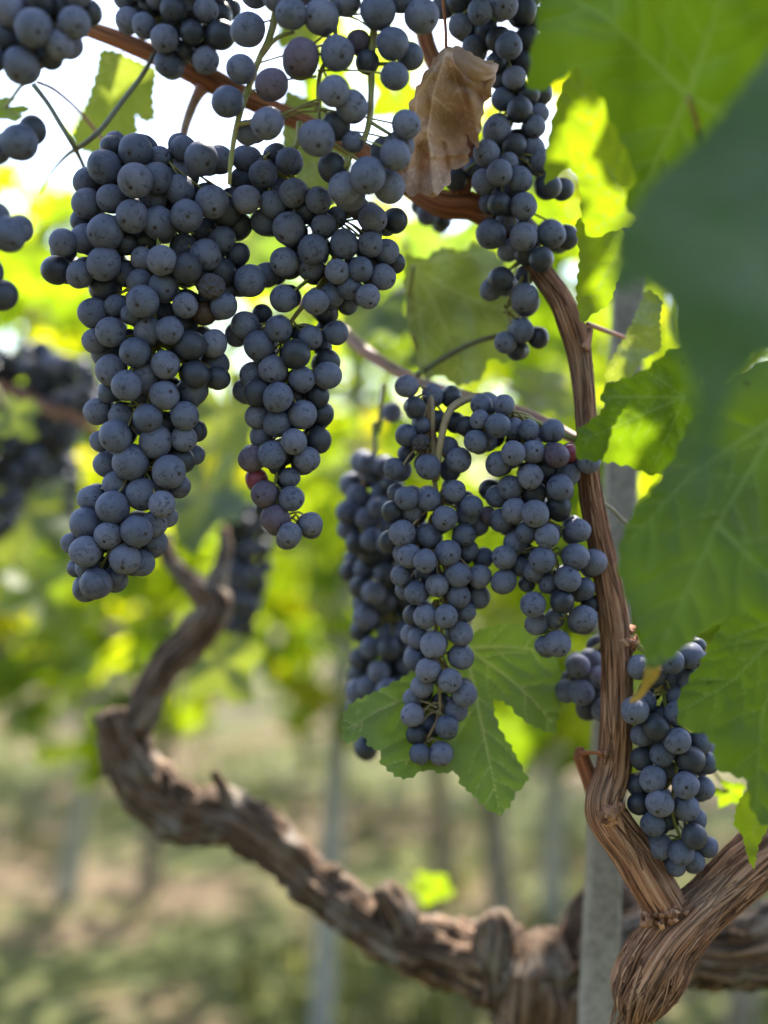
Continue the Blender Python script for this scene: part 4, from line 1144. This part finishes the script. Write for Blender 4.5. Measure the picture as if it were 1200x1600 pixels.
# dry leaf
leaf('dry_leaf', [(688, 78), (712, 70), (732, 80), (752, 92), (770, 96), (776, 108), (768, 145), (756, 166), (752, 195), (746, 234), (738, 222), (726, 208), (734, 236), (730, 258), (706, 265), (702, 290), (693, 296), (682, 304), (676, 312), (660, 300), (645, 308), (629, 298), (627, 260), (632, 212), (640, 162), (660, 120)], 0.525,
     [((697, 80), (676, 150), (668, 210), (690, 292)), ((697, 80), (652, 150), (636, 250)), ((697, 80), (720, 150), (742, 215)), ((676, 150), (722, 190)), ((668, 210), (640, 290)), ((697, 80), (745, 105))], M['dry'],
     'crumpled brown dry leaf hanging on the vine between two bunches', cat='dry leaf', group=None, tilt=(.012, -.002), seed=15, amp=.015, spacing=3.0, tooth=22, tamp=5, vein_w=2.2, crinkle=.006, pucker=.0015, noise_f=1.9, smooth=.1,
     creases=[([(694, 84), (676, 150), (668, 210), (676, 300)], .010, 16), ([(700, 84), (728, 130), (744, 205)], .007, 14), ([(650, 170), (638, 240), (634, 300)], .006, 10), ([(690, 190), (730, 180)], -.005, 9), ([(680, 245), (728, 240)], .006, 8), ([(706, 120), (752, 150)], -.006, 10), ([(655, 230), (655, 300)], -.007, 8), ([(693, 225), (700, 262)], -.006, 6)], pet_mat='cane_red',
     petiole=[(697, 82, .525, 2.6), (696, 40, .53, 2.6), (690, -20, .535, 2.8)])
dry = [o for o in COL.objects if o.name == 'dry_leaf'][0]
q = MB()      # rolled edge of the dry leaf
px_tube(q, [(712, 82, .512, 5), (724, 92, .508, 12), (742, 108, .506, 14), (762, 112, .510, 11), (774, 104, .516, 6)], step=.0012, sides=28, disp=bark(.25, 1.6, 80, .3), seed=3.0)
px_tube(q, [(768, 110, .520, 5), (764, 125, .516, 8), (762, 140, .516, 6), (766, 150, .52, 3)], step=.0012, sides=20, disp=bark(.3, 1.6, 80, .3), seed=5.0)
q.vec = [(0, 0, .5)] * len(q.v)
q.build('rolled_edge', M['dry'], dry)


def soft_leaf(cx, cy, d, size_px, nrm, tip, m, label, seed, group='blurred leaves in the background'):
    r = random.Random(seed)
    b = MB()
    root = empty('vine_leaf', P(cx, cy, d))
    tag(root, label, 'leaf', group)
    scatter_leaf(b, P(cx, cy, d), Vector(nrm), Vector(tip), size_px * d / F, r, .5)
    b.build('blade', m, root)
    q = MB()
    t = Vector(tip).normalized()
    p = P(cx, cy, d)
    s = size_px * d / F
    tube(q, [(*p, .0012), (*(p - t * s * .5 + Vector((0, .004, .004))), .0012), (*(p - t * s * 1.1 + Vector((0, .012, .01))), .0014)], step=.004, sides=6)
    q.build('petiole', M['stalk'], root)


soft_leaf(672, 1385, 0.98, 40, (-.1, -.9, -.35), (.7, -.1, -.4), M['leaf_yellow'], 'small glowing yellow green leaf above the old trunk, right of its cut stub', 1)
soft_leaf(345, 1035, 0.98, 78, (.1, -1, .3), (.5, .1, -.8), M['leaf'], 'blurred green leaf hanging below the upper bent arm', 2)
soft_leaf(318, 770, 0.95, 95, (-.2, -1, .2), (-.2, 0, -1), M['leaf_dark'], 'blurred green leaf beside the tip of the largest bunch, above the bent arm', 3)
soft_leaf(18, 650, 0.85, 50, (.3, -1, .4), (.6, 0, -.6), M['leaf'], 'blurred green leaf at the left edge before the far bunch', 4)
soft_leaf(40, 800, 1.15, 95, (.2, -1, .5), (-.3, 0, -.9), M['leaf'], 'large blurred dull green leaf low at the left edge', 5)
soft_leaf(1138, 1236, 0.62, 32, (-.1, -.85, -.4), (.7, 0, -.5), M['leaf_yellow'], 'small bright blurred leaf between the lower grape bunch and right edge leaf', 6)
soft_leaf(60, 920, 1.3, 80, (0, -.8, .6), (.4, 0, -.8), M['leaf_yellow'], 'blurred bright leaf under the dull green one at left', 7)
soft_leaf(352, 640, 1.05, 90, (.3, -1, .3), (.2, 0, -1), M['leaf'], 'blurred pale green leaf in the gap between the two biggest bunches', 12)
soft_leaf(388, 385, 1.0, 85, (.1, -1, .2), (.4, 0, -.9), M['leaf_fresh'], 'blurred green leaf in the high gap between the two biggest bunches', 16)
soft_leaf(690, 375, 1.0, 75, (-.1, -.7, -.4), (-.6, 0, -.8), M['leaf_fresh'], 'blurred green leaf under the red cane, above the broad dark leaf', 17)
soft_leaf(585, 470, 1.0, 90, (-.2, -1, .4), (-.5, 0, -.8), M['leaf_dark'], 'blurred dark green leaf below the wide shoulder of the slim bunch', 13)
soft_leaf(840, 610, 0.90, 70, (.1, -.8, .7), (.7, 0, -.6), M['leaf'], 'blurred pale green leaf left of the upright cane, over the wide bunch', 14)
soft_leaf(700, 530, 0.95, 80, (0, -1, .3), (.3, 0, -1), M['leaf_dark'], 'blurred dark leaf below the broad one, behind the pink shoot', 15)
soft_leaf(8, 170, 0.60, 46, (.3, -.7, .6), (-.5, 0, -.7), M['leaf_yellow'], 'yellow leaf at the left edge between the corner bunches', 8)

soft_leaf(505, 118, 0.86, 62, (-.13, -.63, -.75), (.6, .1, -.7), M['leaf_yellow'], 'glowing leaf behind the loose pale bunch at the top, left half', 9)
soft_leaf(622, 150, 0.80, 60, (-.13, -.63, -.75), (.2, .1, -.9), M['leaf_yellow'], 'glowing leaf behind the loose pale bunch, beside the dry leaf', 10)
soft_leaf(470, 30, 0.90, 60, (.1, -.7, -.5), (-.5, .1, -.7), M['leaf'], 'green leaf behind the loose pale bunch at the very top', 11)
# tendrils at the upper left
def tendril(pts, m, label):
    o = empty('tendril', P(*pts[0][:3]))
    tag(o, label, 'tendril', 'tendrils')
    q = MB(); px_tube(q, pts, step=.003, sides=8)
    q.build('stem', M[m], o)


tendril([(242, 82, .575, 3.2), (222, 118, .57, 4.0), (190, 160, .565, 4.2), (158, 202, .56, 4.2), (130, 226, .56, 4.0), (105, 242, .58, 3.2), (80, 270, .62, 2.4), (62, 300, .66, 2)], 'tendril', 'grey green tendril curving down before the light green leaf')
tendril([(52, 132, .56, 4.5), (75, 162, .56, 4.0), (95, 195, .56, 4.2), (112, 222, .56, 4.5), (124, 245, .57, 3.6), (134, 268, .58, 3.2)], 'tendril', 'straight grey tendril from the corner bunch towards the largest bunch')
tendril([(58, 128, .57, 2.6), (85, 140, .58, 2.8), (120, 170, .60, 2.8), (150, 205, .61, 3), (166, 226, .61, 3.4)], 'pink_stalk', 'thin pinkish tendril crossing the white sky')
tendril([(940, 785, .57, 2.5), (956, 795, .575, 2.5), (972, 812, .58, 2.5), (985, 822, .585, 2.2)], 'tendril', 'short dry tendril right of the upright cane')

# ------------------------------------------------------------------ canopy of the vine, above the photo: it keeps the bunches in shade
def canopy():
    r = random.Random(42)
    b = MB()
    n = 0
    tries = 0
    while n < 420 and tries < 9000:
        tries += 1
        if r.random() < .55:
            tgt = P(r.uniform(-150, 1350), r.uniform(-50, 1650), r.uniform(.42, .9))
        else:
            tgt = P(r.uniform(-100, 1300), r.uniform(-50, 900), r.uniform(.3, .62))
        t = r.uniform(.05, 1.35)
        p = tgt + SUN * t
        if p.z > 2.25 or p.y < .30: continue
        lim = H + p.y * (800 / F) + .085
        if p.z < lim: continue
        bad = False
        for q, rad in SUN_WANTED:
            w = p - q
            al = w.dot(SUN)
            if al > 0 and (w - SUN * al).length < rad + .034: bad = True; break
        if bad: continue
        nm = Vector((r.uniform(-.7, .7), r.uniform(-.4, .9), r.uniform(.3, 1)))
        scatter_leaf(b, p, nm, Vector((r.uniform(-1, 1), r.uniform(-1, 1), -.7)), r.uniform(.052, .072), r)
        n += 1
    o = b.build('foliage', M['leaf'], vine)
    o['kind'] = 'stuff'


canopy()

# ------------------------------------------------------------------ vine rows behind
def row_vine(x, y, label, nleaf, seed, zlo=.78, zhi=1.95, wid=.62, thick=.34, thr=-.15, big=1.0):
    r = random.Random(seed)
    o = empty('grapevine', (x, y, ground_z(x, y) if y < 14 else 0))
    tag(o, label, 'grapevine', 'blurred grapevines in the rows behind')
    t = MB()
    lean = r.uniform(-.08, .08)
    z0 = o.location.z
    tube(t, [(x, y, z0 - .05, .034), (x + lean * .4, y, z0 + .3, .028), (x + lean, y + .03, z0 + .6, .027), (x + lean * .6, y, z0 + .85, .026), (x + lean * .5, y, z0 + 1.0, .014)], step=.03, sides=14, disp=bark(.3, 2, 10, .25), seed=seed)
    for sg in (1, -1):
        tube(t, [(x + lean * .6, y, z0 + .85, .022), (x + sg * .18, y, z0 + .95, .018), (x + sg * .42, y + .02, z0 + .98, .012)], step=.03, sides=10, disp=bark(.3, 2, 10, .2), seed=seed + sg)
    t.build('trunk', M['trunk_far'], o)
    f = MB()
    k = 0
    for _ in range(nleaf * 6):
        if k >= nleaf: break
        p = Vector((x + r.uniform(-wid, wid), y + r.gauss(0, thick), r.uniform(zlo, zhi)))
        if noise.noise(Vector((p.x * 2.6, p.y * 1.2, p.z * 2.6))) < thr: continue
        k += 1
        nm = Vector((r.uniform(-.8, .8), -r.uniform(-.2, 1) if r.random() < .7 else r.uniform(0, 1), r.uniform(0, 1)))
        scatter_leaf(f, p, nm, Vector((r.uniform(-.8, .8), r.uniform(-.5, .5), -1)), r.uniform(.05, .078) * big, r)
    fo = f.build('foliage', M['leaf_far'], o)
    fo['kind'] = 'stuff'
    return o


ROWS = [
    (-.95, 2.35, 'blurred leafy vine behind the largest grape bunch at left', 330), (.28, 2.45, 'blurred leafy vine behind the middle grape bunches and trunk', 230), (.80, 2.5, 'blurred leafy vine behind the upright cane and stake', 260),
    (-1.75, 3.6, 'blurred vine second row back, at the left photo edge', 200), (-.75, 3.5, 'blurred vine second row back, over the leaning far stake', 200), (.2, 3.45, 'blurred vine second row back, behind the middle bunches', 180), (1.15, 3.4, 'blurred vine second row back, behind the right leaves', 200),
    (-2.5, 5.2, 'pale blurred vine third row back, furthest left', 220), (-1.4, 5.15, 'pale blurred vine third row back, left of the bent arm', 220), (-.35, 5.1, 'pale blurred vine third row back, above the bent arm dip', 200), (.7, 5.05, 'pale blurred vine third row back, behind the light green lobed leaf', 200), (1.8, 5.0, 'pale blurred vine third row back, hidden at right', 200),
]
for i, (x, y, lb, nl) in enumerate(ROWS):
    row_vine(x, y, lb, int(nl * (2.3 if y < 3 else 1.9)), 50 + i, zlo=.72, thr=-.30 if y < 3 else -.36, zhi=1.93 if x < -.5 and y < 3 else (2.02 if y < 3 else 2.05), wid=.55)
bk = MB()      # unseen row added behind the camera to block low sky and ground bounce
r = random.Random(78)
for _ in range(2600):
    p = Vector((r.uniform(-4, 4), -1.35 + r.gauss(0, .25), r.uniform(.25, 2.0)))
    scatter_leaf(bk, p, Vector((r.uniform(-.8, .8), r.uniform(-1, 1), r.uniform(0, 1))), Vector((r.uniform(-.8, .8), 0, -1)), r.uniform(.07, .10), r)
bo = bk.build('added_vine_row', M['leaf'])
tag(bo, 'unseen leafy row added behind the camera to block low sky', 'vine row', kind='stuff')

fm = MB()
r = random.Random(77)
for yy in (7.5, 10, 13.5, 18):
    for _ in range(900):
        p = Vector((r.uniform(-.5, .5) * yy * 1.15, yy + r.gauss(0, .25), r.uniform(.5, 1.95)))
        if noise.noise(p * 1.2) < -.1: continue
        scatter_leaf(fm, p, Vector((r.uniform(-.8, .8), r.uniform(-1, .6), r.uniform(0, 1))), Vector((r.uniform(-.8, .8), 0, -1)), r.uniform(.07, .12) * (1 if yy < 12 else 1.4), r)
fo = fm.build('vineyard_foliage', M['leaf_far'])
tag(fo, 'far vine rows blurring into one green mass', 'vine rows', kind='stuff')

for bx, by, tx, ty, d, w, lb in ((105, 1400, 150, 1130, 3.45, .055, 'leaning grey far stake below the bent arm at left'), (500, 1640, 548, 800, 2.45, .050, 'blurred grey far stake behind the dipping old arm'), (862, 1440, 866, 1100, 3.2, .06, 'blurred grey far stake left of the pale stake')):
    a, b = P(bx, by, d), P(tx, ty, d)
    k = (0 - a.z) / (b.z - a.z)
    base = a + (b - a) * k
    stake('stake', base, base + (b - a).normalized() * 1.75, w, w * .9, M['stake_far'], lb)
